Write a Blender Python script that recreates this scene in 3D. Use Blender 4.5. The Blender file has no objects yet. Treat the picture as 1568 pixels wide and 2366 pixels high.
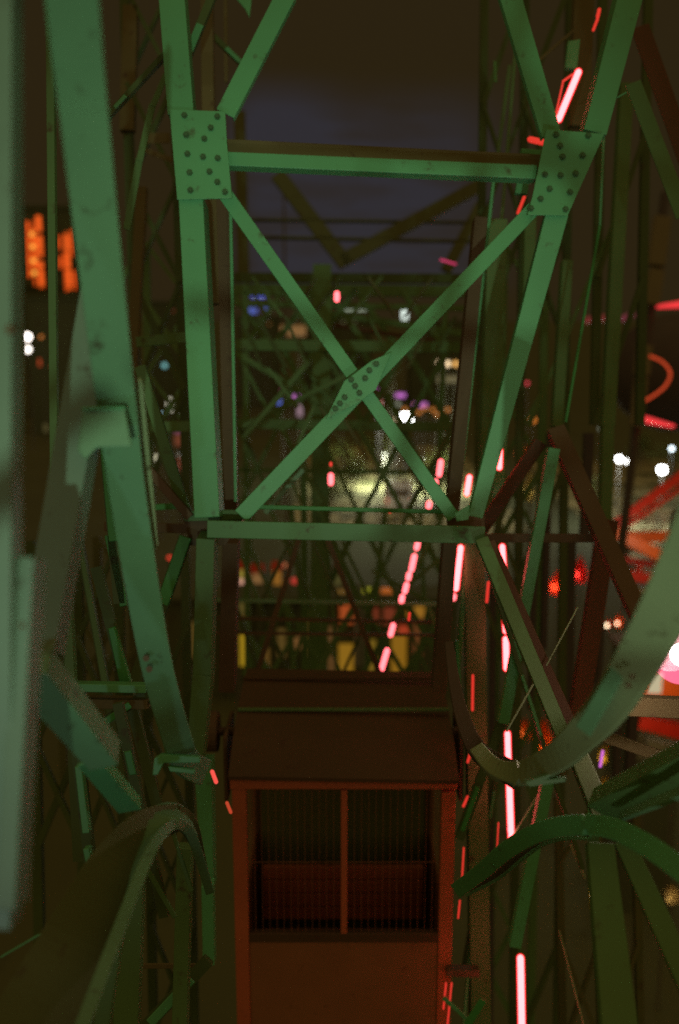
import bpy, math, random
from mathutils import Vector, Matrix
R = math.radians
rng = random.Random(7)
sc = bpy.context.scene
col = sc.collection

# ------------------------------------------------------------------ camera
PITCH = R(11.37); CAMZ = 25.0
F = 2299.0; CX = 784.0; CY = 1182.5
FW = Vector((0, math.cos(PITCH), -math.sin(PITCH)))
UP = Vector((0, math.sin(PITCH), math.cos(PITCH)))
RT = Vector((1, 0, 0)); CP = Vector((0, 0, CAMZ))
cd = bpy.data.cameras.new("camera"); cam = bpy.data.objects.new("camera", cd); col.objects.link(cam)
cam.location = CP; cam.rotation_euler = (R(90) - PITCH, 0, 0)
cd.sensor_fit = 'VERTICAL'; cd.sensor_height = 36; cd.sensor_width = 24; cd.lens = 35
cd.clip_start = .05; cd.clip_end = 3000
cd.dof.use_dof = True; cd.dof.focus_distance = 4.9; cd.dof.aperture_fstop = 0.85
sc.camera = cam
sc.view_settings.view_transform = 'Standard'; sc.view_settings.look = 'None'
sc.view_settings.exposure = 0; sc.view_settings.gamma = 1
sc.cycles.use_denoising = False
sc.cycles.use_adaptive_sampling = False
sc.cycles.max_bounces = 5
sc.cycles.sample_clamp_indirect = 2

def W(x, y, d):
    return CP + RT * ((x - CX) / F * d) + UP * (-(y - CY) / F * d) + FW * d

# ------------------------------------------------------------------ world: night sky over a lit city
wd = bpy.data.worlds.new("World"); sc.world = wd; wd.use_nodes = True
nt = wd.node_tree; N = nt.nodes; L = nt.links; N.clear()
out = N.new('ShaderNodeOutputWorld'); bg = N.new('ShaderNodeBackground'); L.new(bg.outputs[0], out.inputs[0])
tc = N.new('ShaderNodeTexCoord'); sp = N.new('ShaderNodeSeparateXYZ'); L.new(tc.outputs['Generated'], sp.inputs[0])
def mr(src, a, b, c=0, d=1):
    m = N.new('ShaderNodeMapRange'); m.interpolation_type = 'SMOOTHSTEP'; L.new(src, m.inputs[0])
    for i, v in enumerate((a, b, c, d)): m.inputs[i + 1].default_value = v
    return m.outputs[0]
def mul(a, b, op='MULTIPLY'):
    m = N.new('ShaderNodeMath'); m.operation = op
    for i, v in enumerate((a, b)):
        if isinstance(v, (int, float)): m.inputs[i].default_value = v
        else: L.new(v, m.inputs[i])
    return m.outputs[0]
mp = N.new('ShaderNodeMapping'); L.new(tc.outputs['Generated'], mp.inputs[0]); mp.inputs['Scale'].default_value = (7, 7, 34)
mp.inputs['Rotation'].default_value = (0, R(6), 0)
nz = N.new('ShaderNodeTexNoise'); L.new(mp.outputs[0], nz.inputs[0]); nz.inputs['Scale'].default_value = 1.6; nz.inputs['Detail'].default_value = 4
band = mul(mr(sp.outputs[2], .01, .035), mr(sp.outputs[2], .22, .14))
az = mul(mr(sp.outputs[0], -.12, -.07), mr(sp.outputs[0], .19, .08))
cl = mul(mul(band, az), mr(nz.outputs['Fac'], .34, .62, .6, 1))
glow = mul(mr(sp.outputs[2], .125, .16), mul(mr(sp.outputs[2], .225, .165), mul(mr(sp.outputs[0], -.12, -.07), mr(sp.outputs[0], .02, -.05))))
cl2 = mul(cl, mul(glow, .9), 'ADD')
mx = N.new('ShaderNodeMix'); mx.data_type = 'RGBA'; L.new(cl2, mx.inputs['Factor'])
mx.inputs['A'].default_value = (.0235, .0155, .0055, 1); mx.inputs['B'].default_value = (.029, .0265, .032, 1)
L.new(mx.outputs['Result'], bg.inputs[0]); bg.inputs[1].default_value = 1.0

# ------------------------------------------------------------------ sky glow and floodlights
def light(name, kind, loc, color, power, target=None, size=.15, spot=None, blend=.6):
    l = bpy.data.lights.new(name, kind); l.color = color; l.energy = power
    if kind in ('POINT', 'SPOT'): l.shadow_soft_size = size
    if kind == 'SPOT': l.spot_size = R(spot); l.spot_blend = blend
    o = bpy.data.objects.new(name, l); o.location = loc
    if target is not None: o.rotation_euler = (Vector(target) - Vector(loc)).to_track_quat('-Z', 'Y').to_euler()
    col.objects.link(o); return o
s = light("city_glow", 'SUN', (0, -20, 60), (1, .57, .18), .57, target=(2, 14, 25)); s.data.angle = R(165)
light("wheel_floodlight", 'SPOT', (.35, -5.0, 24.3), (.80, 1, .70), 930, target=(-.1, 6, 25.2), size=.035, spot=26, blend=1.0)
light("deck_floodlight", 'SPOT', (-1.9, -1.4, 22.9), (.70, .86, .92), 70, target=(-1.3, 2.2, 23.7), size=.10, spot=42, blend=1.0)

light("stand_floodlight", 'SPOT', (1.7, -2.0, 21.5), (1, .97, .78), 190, target=W(1470, 1600, 2.9), size=.06, spot=27, blend=1.0)

# ------------------------------------------------------------------ materials
def nodes(name):
    m = bpy.data.materials.new(name); m.use_nodes = True
    return m, m.node_tree, m.node_tree.nodes['Principled BSDF']
def paint(name, c, rough=.5, wear=.25, wearcol=(.06, .03, .015), scale=9.0, metal=0.0, streak=True):
    m, t, b = nodes(name); n = t.nodes; l = t.links
    tcn = n.new('ShaderNodeTexCoord'); g = n.new('ShaderNodeNewGeometry')
    a = n.new('ShaderNodeTexNoise'); a.inputs['Scale'].default_value = scale; a.inputs['Detail'].default_value = 6; a.inputs['Roughness'].default_value = .65
    l.new(g.outputs['Position'], a.inputs[0])
    r = n.new('ShaderNodeValToRGB'); r.color_ramp.elements[0].position = .60; r.color_ramp.elements[1].position = .72
    r.color_ramp.elements[1].color = (wear * 3,) * 3 + (1,) if wear < .33 else (1, 1, 1, 1)
    l.new(a.outputs['Fac'], r.inputs[0])
    v = n.new('ShaderNodeTexNoise'); v.inputs['Scale'].default_value = scale * .22; v.inputs['Detail'].default_value = 3; l.new(g.outputs['Position'], v.inputs[0])
    m1 = n.new('ShaderNodeMix'); m1.data_type = 'RGBA'; l.new(v.outputs['Fac'], m1.inputs['Factor'])
    m1.inputs['A'].default_value = tuple(x * .78 for x in c) + (1,); m1.inputs['B'].default_value = tuple(min(1, x * 1.18) for x in c) + (1,)
    m2 = n.new('ShaderNodeMix'); m2.data_type = 'RGBA'; l.new(r.outputs[0], m2.inputs['Factor'])
    l.new(m1.outputs['Result'], m2.inputs['A']); m2.inputs['B'].default_value = wearcol + (1,)
    l.new(m2.outputs['Result'], b.inputs['Base Color'])
    b.inputs['Roughness'].default_value = rough; b.inputs['Metallic'].default_value = metal
    f = n.new('ShaderNodeTexNoise'); f.inputs['Scale'].default_value = 130; l.new(g.outputs['Position'], f.inputs[0])
    bp = n.new('ShaderNodeBump'); bp.inputs['Strength'].default_value = .25; bp.inputs['Distance'].default_value = .004
    l.new(f.outputs['Fac'], bp.inputs['Height']); l.new(bp.outputs[0], b.inputs['Normal'])
    return m
def emit(name, c, k=1.0):
    m, t, b = nodes(name)
    b.inputs['Base Color'].default_value = (.1, .1, .1, 1); b.inputs['Roughness'].default_value = .4
    b.inputs['Emission Color'].default_value = tuple(c) + (1,); b.inputs['Emission Strength'].default_value = k
    return m
def cloth(name, c):
    m, t, b = nodes(name); n = t.nodes; l = t.links
    tr = n.new('ShaderNodeBsdfTranslucent'); tr.inputs[0].default_value = tuple(c) + (1,)
    b.inputs['Base Color'].default_value = tuple(c) + (1,); b.inputs['Roughness'].default_value = .9
    mxs = n.new('ShaderNodeMixShader'); mxs.inputs[0].default_value = .5
    l.new(b.outputs[0], mxs.inputs[1]); l.new(tr.outputs[0], mxs.inputs[2])
    l.new(mxs.outputs[0], n['Material Output'].inputs[0]); return m
GREEN = paint('green_steel_paint', (.105, .43, .19), .48, .22)
GREYG = paint('grey_green_paint', (.15, .27, .20), .5, .28, wearcol=(.05, .04, .02), scale=14)
PINKFLARE, t_, b_ = nodes('pink_flare_glow')  # pink lens flare put in as a glowing see-through surface
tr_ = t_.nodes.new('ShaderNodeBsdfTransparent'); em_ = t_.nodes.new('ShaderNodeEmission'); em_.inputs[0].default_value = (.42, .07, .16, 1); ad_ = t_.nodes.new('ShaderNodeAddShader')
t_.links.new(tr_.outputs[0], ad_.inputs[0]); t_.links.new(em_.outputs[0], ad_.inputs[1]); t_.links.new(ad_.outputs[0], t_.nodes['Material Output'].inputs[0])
LATG = paint('shaded_green_paint', (.10, .235, .08), .6, .25)  # frame green with the less-lit lattice's shade put into the colour
GREENB = paint('bright_green_paint', (.045, .30, .07), .48, .2)
MIDG = paint('half_shade_green_paint', (.085, .26, .10), .55, .3)  # frame green, dimmed for the weaker light on the lower beam
PALEW = paint('weathered_pale_green_paint', (.25, .36, .20), .5, .3, wearcol=(.07, .05, .02), scale=10)
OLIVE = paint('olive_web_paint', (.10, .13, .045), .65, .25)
DIMG = paint('deep_shade_green_paint', (.065, .125, .035), .65, .2)  # green darkened to carry the unlit web's shade
PALE = paint('pale_green_paint', (.135, .32, .175), .5, .28, wearcol=(.05, .04, .02), scale=14)
RUST = paint('rusty_brown_steel', (.13, .12, .045), .8, .3)
DARK = paint('dark_and_shaded_steel', (.115, .08, .04), .7, .2)  # dark steel; the unlit inner posts have their shade in it
BLK = paint('shaded_black_steel', (.06, .045, .022), .7, .2)  # for the rail's far end, its fade into darkness put into the colour
REDB = paint('dark_red_steel', (.11, .06, .03), .7, .2)
CARRAIL = paint('gondola_rail_red_paint', (.46, .14, .065), .42, .2, wearcol=(.12, .05, .02), scale=12)
CARRED = paint('gondola_red_paint', (.27, .13, .06), .42, .2, wearcol=(.05, .02, .01), scale=12)
CARSEAT = paint('bench_red_paint', (.24, .08, .04), .42, .2)
CARDK = paint('gondola_dark_paint', (.08, .052, .022), .6, .3)
RIDERED = paint('ride_red_paint', (.75, .03, .012), .4, .1)
RIDEOR = paint('ride_orange_paint', (.85, .14, .015), .4, .1)
WHITE = paint('white_paint', (.75, .76, .68), .5, .15)
CONC = paint('concrete', (.20, .19, .12), .9, .3, scale=2)
POLE = paint('pole_metal', (.12, .12, .10), .6, .2)
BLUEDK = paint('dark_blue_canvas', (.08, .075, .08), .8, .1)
WALL = paint('dark_wall', (.085, .11, .055), .9, .3, scale=.6)
ASPH = paint('asphalt', (.085, .105, .045), .9, .3, wearcol=(.05, .065, .03), scale=.5)
def patchy(name, a, b_, sc_):
    m = paint(name, a, .9, .5, wearcol=b_, scale=sc_); rr = [q for q in m.node_tree.nodes if q.type == 'VALTORGB'][0]; rr.color_ramp.elements[0].position = .42; rr.color_ramp.elements[1].position = .56; return m
PAVE = patchy('pale_paving', (.48, .46, .24), (.09, .10, .035), .28)
LEAF = paint('leaves', (.11, .14, .03), .7, .3, wearcol=(.03, .06, .01), scale=3)
BARK = paint('bark', (.08, .06, .04), .9, .3)
NEON = emit('neon_pink_white', (9, .74, .80)); NEOND = emit('neon_pink', (3.6, .46, .52)); REDGLOW = emit('red_glow', (.75, .03, .02))
HALATION, t_, b_ = nodes('red_halation_glow')  # red halation of the neon put in as a glowing surface
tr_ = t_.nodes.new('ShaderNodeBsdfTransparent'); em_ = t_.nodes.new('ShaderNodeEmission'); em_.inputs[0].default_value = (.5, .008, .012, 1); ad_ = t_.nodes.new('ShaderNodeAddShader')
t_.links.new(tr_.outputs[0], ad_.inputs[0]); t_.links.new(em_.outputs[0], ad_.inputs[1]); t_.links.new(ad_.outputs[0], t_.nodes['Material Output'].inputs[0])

# ------------------------------------------------------------------ mesh helpers
WL = {}
def tag(o, label=None, cat=None, group=None, kind=None):
    if label: o['label'] = label
    if cat: o['category'] = cat
    if group: o['group'] = group
    if kind: o['kind'] = kind
    return o
def empty(name, loc, label, cat, group=None):
    o = bpy.data.objects.new(name, None); col.objects.link(o); o.location = loc; o.empty_display_size = .3
    WL[o.name] = Vector(loc); return tag(o, label, cat, group)
def mk(name, vs, fs, mat, parent=None, bevel=0, smooth=False):
    vs = [Vector(v) for v in vs]
    c = sum(vs, Vector()) / len(vs)
    me = bpy.data.meshes.new(name); me.from_pydata([v - c for v in vs], [], fs); me.validate(); me.update()
    import bmesh
    b = bmesh.new(); b.from_mesh(me); bmesh.ops.recalc_face_normals(b, faces=b.faces); b.to_mesh(me); b.free()
    me.materials.append(mat)
    if smooth:
        for p in me.polygons: p.use_smooth = True
    o = bpy.data.objects.new(name, me); col.objects.link(o)
    if parent is not None:
        o.parent = parent; o.location = c - WL[parent.name]
    else: o.location = c
    WL[o.name] = c
    if bevel:
        m = o.modifiers.new('bevel', 'BEVEL'); m.width = bevel; m.segments = 2; m.limit_method = 'ANGLE'
    return o
class MB:
    def __init__(s): s.v = []; s.f = []
    def add(s, v, f):
        k = len(s.v); s.v += [Vector(a) for a in v]; s.f += [[i + k for i in q] for q in f]; return s
    def box(s, c, dx, dy, dz):
        c = Vector(c); dx, dy, dz = Vector(dx) / 2, Vector(dy) / 2, Vector(dz) / 2
        v = [c + dx * a + dy * b + dz * e for a in (-1, 1) for b in (-1, 1) for e in (-1, 1)]
        return s.add(v, [(0, 1, 3, 2), (4, 6, 7, 5), (0, 4, 5, 1), (2, 3, 7, 6), (0, 2, 6, 4), (1, 5, 7, 3)])
    def abox(s, x0, x1, y0, y1, z0, z1):
        return s.box(((x0 + x1) / 2, (y0 + y1) / 2, (z0 + z1) / 2), (x1 - x0, 0, 0), (0, y1 - y0, 0), (0, 0, z1 - z0))
    def tube(s, pts, r, n=10, cap=True):
        pts = [Vector(p) for p in pts]; ring = []
        for i, p in enumerate(pts):
            t = (pts[min(i + 1, len(pts) - 1)] - pts[max(i - 1, 0)]).normalized()
            a = t.cross(Vector((.13, .3, .94))); a = a if a.length > .05 else t.cross(Vector((1, 0, 0))); a.normalize(); b = t.cross(a)
            rr = r[i] if isinstance(r, (list, tuple)) else r
            ring.append([p + (a * math.cos(6.2832 * k / n) + b * math.sin(6.2832 * k / n)) * rr for k in range(n)])
        v = [q for g in ring for q in g]
        f = [(i * n + k, i * n + (k + 1) % n, (i + 1) * n + (k + 1) % n, (i + 1) * n + k) for i in range(len(pts) - 1) for k in range(n)]
        if cap: f += [tuple(range(n))[::-1], tuple((len(pts) - 1) * n + k for k in range(n))]
        return s.add(v, f)
    def ball(s, c, r, n=12, m=8, sq=(1, 1, 1)):
        c = Vector(c); v = []; f = []
        for i in range(m + 1):
            th = math.pi * i / m
            for k in range(n):
                ph = 6.2832 * k / n
                v.append(c + Vector((math.sin(th) * math.cos(ph) * sq[0], math.sin(th) * math.sin(ph) * sq[1], math.cos(th) * sq[2])) * r)
        for i in range(m):
            for k in range(n): f.append((i * n + k, i * n + (k + 1) % n, (i + 1) * n + (k + 1) % n, (i + 1) * n + k))
        return s.add(v, f)
    def build(s, name, mat, parent=None, bevel=0, smooth=False): return mk(name, s.v, s.f, mat, parent, bevel, smooth)
def section(kind, w, t, dp):
    h = w / 2
    if kind == 'box': return [(-h, 0), (h, 0), (h, -dp), (-h, -dp)]
    if kind == 'flat': return [(-h, 0), (h, 0), (h, -t), (-h, -t)]
    if kind == 'angle': return [(-h, 0), (h, 0), (h, -dp), (h - t, -dp), (h - t, -t), (-h, -t)]
    if kind == 'anglel': return [(-h, 0), (h, 0), (h, -t), (-h + t, -t), (-h + t, -dp), (-h, -dp)]
    if kind == 'channel': return [(-h, 0), (h, 0), (h, -dp), (h - t, -dp), (h - t, -t), (-h + t, -t), (-h + t, -dp), (-h, -dp)]
def sweep(name, pts, widths, mat, parent, kind='box', t=.012, dp=.06, roll=0, bevel=.004, fixn=None):
    """member along real points; cross-section of metric width; wide face turned to where riders look from, rolled by `roll` degrees"""
    rings = []
    for i, p in enumerate(pts):
        a = (pts[min(i + 1, len(pts) - 1)] - pts[max(i - 1, 0)]).normalized()
        n = fixn or (CP - p).normalized()
        n = (n - a * n.dot(a)).normalized(); s_ = a.cross(n)
        if s_.x < 0: s_ = -s_
        q = Matrix.Rotation(R(roll), 3, a); n = q @ n; s_ = q @ s_
        sec = section(kind, widths[i] if isinstance(widths, (list, tuple)) else widths, t, dp)
        rings.append([p + s_ * u + n * w for u, w in sec])
    m = len(rings[0]); v = [q for r in rings for q in r]
    f = [(i * m + k, i * m + (k + 1) % m, (i + 1) * m + (k + 1) % m, (i + 1) * m + k) for i in range(len(pts) - 1) for k in range(m)]
    f += [tuple(range(m))[::-1], tuple((len(pts) - 1) * m + k for k in range(m))]
    return mk(name, v, f, mat, parent, bevel)
def smoothpath(pts, n=6):
    o = []
    P = [Vector(p) for p in pts]
    for i in range(len(P) - 1):
        a, b, c, d = P[max(i - 1, 0)], P[i], P[i + 1], P[min(i + 2, len(P) - 1)]
        for k in range(n):
            t = k / n
            o.append(.5 * ((2 * b) + (c - a) * t + (2 * a - 5 * b + 4 * c - d) * t * t + (3 * b - a - 3 * c + d) * t ** 3))
    return o + [P[-1]]

# ------------------------------------------------------------------ the setting on the ground
def sheet(name, x0, x1, y0, y1, z, mat, n=1):
    o = mk(name, [(x0, y0, z), (x1, y0, z), (x1, y1, z), (x0, y1, z)], [(0, 1, 2, 3)], mat)
    return tag(o, kind='structure')
sheet('ground', -1500, 1500, -300, 2800, 0, ASPH)
sheet('pavement', -6, 22, 112, 188, .004, PAVE)
sheet('plaza', 30, 66, 100, 170, .008, PAVE)

# ------------------------------------------------------------------ the wheel
wheel = empty('ferris_wheel', (0, 9, 0), 'huge green riveted steel ferris wheel seen from inside, with pink neon tubes along its spokes', 'ferris wheel')
def bar(name, x0, y0, x1, y1, w, d0, d1=None, kind='box', dp=.06, t=.012, mat=None, w1=None, roll=0, parent=None, bevel=.004):
    d1 = d0 if d1 is None else d1
    w1 = w if w1 is None else w1
    return sweep(name, [W(x0, y0, d0), W(x1, y1, d1)], [w * d0 / F, w1 * d1 / F], mat or GREEN, parent or wheel, kind, t, dp, roll, bevel, fixn=None if roll else -FW)
def plate(name, pts, d, th, mat, parent=None, bevel=.003):
    vs = [W(x, y, d) for x, y in pts] + [W(x, y, d) + FW * th for x, y in pts]; n = len(pts)
    return mk(name, vs, [tuple(range(n)), tuple(range(2 * n - 1, n - 1, -1))] + [(k, (k + 1) % n, n + (k + 1) % n, n + k) for k in range(n)], mat, parent or wheel, bevel)
def rivets(par, pts, d):
    for x, y in pts:
        c = W(x, y, d)
        m = MB().tube([c, c - FW * .008], .020, 6); m.tube([c - FW * .008, c - FW * .018], [.012, .011], 8)
        m.build('bolt', RIV, par)
RIV = paint('bolt_steel', (.05, .15, .06), .6, .3, wearcol=(.02, .015, .01), scale=30)

# middle frame, 6 m out
gl = plate('gusset_plate', [(391, 252), (520, 257), (524, 330), (536, 458), (409, 461)], 5.93, .014, GREEN)
rivets(gl, [(426, 267), (502, 270), (487, 296), (430, 312), (472, 321), (433, 356), (469, 363), (503, 366), (438, 399), (484, 397), (502, 421), (440, 440), (520, 444)], 5.93)
gr_ = plate('gusset_plate', [(1262, 298), (1396, 309), (1311, 498), (1218, 496), (1230, 452)], 5.93, .014, GREEN)
rivets(gr_, [(1284, 312), (1358, 314), (1293, 338), (1299, 363), (1345, 360), (1258, 404), (1294, 406), (1329, 402), (1269, 437), (1316, 445), (1248, 460), (1226, 482), (1306, 484)], 5.93)
gc = plate('gusset_plate', [(752, 968), (795, 880), (858, 833), (905, 812), (868, 900), (824, 932)], 5.955, .012, GREEN)
rivets(gc, [(853, 856), (843, 874), (811, 877), (820, 892), (830, 908), (796, 918), (785, 932), (774, 944), (869, 841)], 5.955)
bar('chord', 392, -60, 417, 262, 60, 5.97, dp=.16)
bar('chord', 440, 452, 478, 1195, 56, 5.97, dp=.26, w1=58)
bar('chord', 474, 1245, 466, 1560, 42, 6.0, 6.2, dp=.2, mat=LATG)
bar('chord', 466, 1560, 448, 1760, 44, 6.2, 6.3, dp=.2, w1=38, mat=LATG)
bar('chord', 468, 1765, 480, 2062, 40, 6.3, 6.4, dp=.18, w1=26)
bar('chord', 478, 2048, 482, 2230, 27, 6.2, 6.3, dp=.1)
bar('chord', 1470, -60, 1375, 305, 58, 5.97, dp=.2, w1=54)
bar('chord', 1288, 490, 1098, 1195, 52, 5.97, 6.1, dp=.1, w1=34)
bar('cross_beam', 522, 366, 1240, 397, 32, 6.0, kind='channel', dp=.10)
bar('top_flange', 522, 337, 1252, 373, 33, 6.12, dp=.16, mat=RUST)
bar('cross_brace', 520, 448, 1048, 1196, 34, 6.05, kind='angle', dp=.06, w1=30)
bar('cross_brace', 1234, 480, 556, 1192, 34, 5.99, kind='anglel', dp=.06, w1=38)
bar('cross_brace', 664, -20, 520, 262, 46, 6.0, kind='angle', dp=.06)
bar('cross_brace', 1176, -20, 1274, 312, 50, 6.0, kind='anglel', dp=.06, w1=46)
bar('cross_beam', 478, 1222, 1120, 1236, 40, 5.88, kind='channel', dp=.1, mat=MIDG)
bar('cross_beam', 560, 1170, 1060, 1183, 10, 6.2, kind='box', dp=.05, mat=GREENB)
bar('cross_beam', 425, 1192, 580, 1188, 24, 6.15, dp=.08, mat=LATG)
plate('gusset_plate', [(420, 1190), (470, 1170), (560, 1200), (520, 1260), (440, 1260)], 6.26, .012, DARK)
plate('gusset_plate', [(1030, 1196), (1120, 1190), (1118, 1256), (1040, 1254)], 6.1, .012, DARK)
plate('gusset_plate', [(1050, 1186), (1085, 1165), (1082, 1200), (1055, 1204)], 5.95, .012, GREEN)
# dark inner posts either side of the gondola run
bar('inner_post', 514, 445, 532, 1180, 30, 6.6, dp=.16, mat=DARK)
bar('inner_post', 531, 1255, 522, 1600, 36, 6.6, 6.9, dp=.16, mat=DARK)
bar('guide_rail', 532, 470, 544, 1160, 7, 6.5, dp=.05)
bar('inner_post', 1112, 500, 1045, 1190, 30, 6.6, dp=.16, mat=DARK)
bar('inner_post', 1040, 1256, 1015, 1600, 32, 6.6, 6.9, dp=.16, mat=DARK)
bar('guide_rail', 1140, 420, 1058, 1170, 7, 6.9, dp=.05)
# posts behind the left gusset and along the top
bar('post', 476, -40, 480, 260, 28, 7.6, dp=.1, mat=RUST)
bar('post', 490, 455, 500, 700, 22, 7.4, dp=.1, mat=RUST)
bar('tie_rod', 520, -40, 522, 190, 8, 8.5, dp=.03, mat=RUST)
bar('knee_brace', 462, 55, 436, 118, 18, 6.3, kind='flat')
bar('knee_brace', 522, 110, 555, 142, 10, 8.0, kind='flat')
plate('bracket', [(540, -10), (582, -10), (576, 40), (566, 20)], 7.5, .02, GREEN)
bar('knee_brace', 384, 170, 352, 245, 14, 6.6, kind='flat', mat=LATG)
bar('tie_rod', 352, 240, 322, 370, 16, 6.7, kind='flat', mat=LATG)
bar('tie_rod', 322, 365, 292, 530, 17, 6.8, kind='flat', mat=LATG)
bar('knee_brace', 290, 220, 264, 248, 9, 6, kind='flat')
bar('lattice_bar', 330, 320, 392, 318, 24, 9, kind='flat', mat=RUST)
bar('lattice_bar', 330, 345, 398, 370, 12, 9, kind='flat', mat=RUST)
bar('post', 326, 430, 300, 900, 24, 9, dp=.1, mat=RUST)
bar('post', 300, 10, 292, 300, 34, 9.5, dp=.1, mat=RUST)
# posts right of the frame
bar('post', 1150, 505, 1128, 1195, 44, 8.2, dp=.16, mat=LATG)
bar('post', 1096, 1250, 1112, 2420, 46, 6.9, 7.6, dp=.14, mat=LATG)
bar('post', 1226, 500, 1218, 780, 26, 9, dp=.12, mat=LATG)
bar('post', 1312, 600, 1288, 985, 24, 8.5, dp=.12, mat=LATG)
bar('post', 1450, 190, 1406, 985, 30, 9, dp=.12, mat=LATG)
bar('post', 1406, 985, 1400, 1225, 26, 9, dp=.12, mat=LATG)
bar('tie_rod', 1386, 520, 1307, 975, 6, 7, dp=.02, mat=GREENB)
bar('tie_rod', 1398, 240, 1386, 520, 5, 7, dp=.02)
bar('tie_rod', 1428, 490, 1222, 985, 9, 10, dp=.03, mat=LATG)
bar('tie_rod', 1200, 0, 1155, 560, 7, 9, dp=.03, mat=LATG)
bar('tie_rod', 1178, 150, 1090, 800, 8, 10, dp=.03, mat=LATG)
bar('tie_rod', 1232, 150, 1325, 70, 7, 8, kind='flat', mat=RUST)
bar('tie_rod', 1143, 140, 1145, 190, 7, 8, kind='flat')
bar('post', 1352, -40, 1338, 290, 46, 8, dp=.1, mat=RUST)
bar('cross_brace', 1462, 190, 1580, 500, 38, 6.4, kind='angle', mat=LATG)
bar('cross_brace', 1478, 60, 1592, 380, 44, 7.2, kind='angle', mat=REDB)
bar('knee_brace', 1425, 225, 1448, 212, 4, 6, kind='flat')
plate('bracket', [(1312, 95), (1340, 90), (1333, 158), (1306, 156)], 7.2, .05, GREEN)
plate('bracket', [(1194, 420), (1222, 420), (1218, 448), (1190, 446)], 6.6, .05, GREEN)
plate('bracket', [(1204, 342), (1250, 346), (1248, 358), (1206, 354)], 6.6, .08, GREEN)
bar('spoke', 1281, 1035, 1164, 1672, 27, 6.5, 6.6, dp=.08, w1=25)
bar('spoke', 1268, 1800, 1190, 2190, 27, 6.5, 6.6, dp=.08)
bar('spoke', 1168, 905, 1150, 1150, 24, 7.4, dp=.08)
bar('spoke', 1112, 1242, 1302, 1700, 30, 5.6, 5.2, kind='anglel', dp=.08, w1=34, mat=LATG)
bar('spoke', 1130, 1250, 1325, 1690, 26, 5.75, 5.35, dp=.05, mat=REDB, w1=30)
bar('spoke', 1284, 985, 1480, 1420, 40, 6.8, 6.2, dp=.1, mat=DARK)
bar('spoke', 1250, 1020, 1112, 1225, 30, 6.9, dp=.08, mat=REDB)
bar('spoke', 1408, 1200, 1332, 1700, 42, 7.4, dp=.1, mat=REDB)
bar('cross_beam', 1112, 1243, 1420, 1243, 20, 6.6, dp=.1, mat=DARK)
bar('cross_beam', 240, 1216, 470, 1222, 22, 6.5, dp=.1, mat=DARK)
bar('tie_rod', 1078, 1290, 1060, 1530, 11, 7.0, dp=.05, mat=GREENB)
bar('tie_rod', 1055, 1480, 1062, 1600, 9, 6.9, dp=.05, mat=GREENB)
bar('tie_rod', 1395, 1290, 1345, 1560, 12, 8, dp=.04)
bar('cable', 1335, 1402, 1262, 1538, 4, 5.4, dp=.01, mat=PALEW)
bar('cable', 1232, 1580, 1170, 1690, 5, 5.3, dp=.01, mat=PALEW)
bar('cable', 1206, 1560, 1250, 1700, 7, 6.4, dp=.02)
bar('cable', 1252, 1825, 1150, 1990, 5, 6.9, dp=.02, mat=GREEN)
bar('cable', 1318, 1950, 1352, 2030, 5, 8, dp=.02, mat=PALEW)
bar('cable', 1292, 2150, 1352, 2380, 4, 7, dp=.02, mat=PALEW)
bar('cable', 1104, 1820, 1068, 1920, 10, 6.6, dp=.04, mat=GREENB)
bar('tie_rod', 1142, 1830, 1132, 1890, 6, 8, dp=.04)
bar('tie_rod', 1098, 2060, 1070, 2380, 7, 7.5, dp=.04)
bar('cross_beam', 1032, 2248, 1108, 2250, 16, 7.2, dp=.1, mat=DARK)
bar('lattice_bar', 1024, 2305, 1090, 2365, 10, 6.9, kind='flat')
bar('lattice_bar', 1116, 2310, 1078, 2370, 18, 6.8, kind='flat', mat=GREENB)
# left of the frame
bar('tie_rod', 113, -40, 126, 1340, 18, 5.5, dp=.05, mat=LATG)
bar('lattice_bar', 322, 845, 428, 1185, 26, 6.2, kind='angle', mat=LATG)
bar('lattice_bar', 342, 1085, 438, 1195, 20, 6.1, kind='angle', mat=DARK)
bar('lattice_bar', 428, 1240, 374, 1395, 27, 6.1, kind='angle', mat=GREENB)
bar('lattice_bar', 314, 790, 432, 778, 24, 7.5, kind='flat', mat=LATG)
bar('lattice_bar', 350, 1172, 420, 1168, 14, 6.6, kind='flat', mat=GREENB)
bar('lattice_bar', 345, 985, 450, 985, 24, 8.5, kind='flat', mat=LATG)
bar('web_bar', 240, 1010, 262, 1250, 22, 4.6, dp=.06, mat=GREENB)
bar('web_bar', 252, 1235, 285, 1400, 24, 4.7, kind='flat', mat=GREENB, w1=18)
bar('web_bar', 150, 1340, 162, 1590, 20, 5.0, dp=.06, w1=22, mat=LATG)
bar('web_bar', 184, 1262, 242, 1580, 10, 6, dp=.04, w1=14, mat=LATG)
bar('web_bar', 256, 1450, 292, 1590, 14, 5.2, dp=.05, mat=GREENB, w1=26)
bar('cross_beam', 138, 1588, 336, 1592, 19, 5.0, kind='channel', dp=.1)
bar('cross_beam', 140, 1625, 340, 1628, 22, 5.06, kind='channel', dp=.12, mat=RUST)
bar('web_bar', 242, 1668, 300, 1628, 16, 5, kind='flat', mat=GREENB)
bar('web_bar', 294, 1735, 306, 1790, 16, 4.6, kind='flat', mat=GREENB)
bar('web_bar', 180, 1770, 198, 1925, 16, 4.4, dp=.05)
bar('web_bar', 198, 1960, 208, 2010, 14, 4.4, dp=.05)
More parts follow.
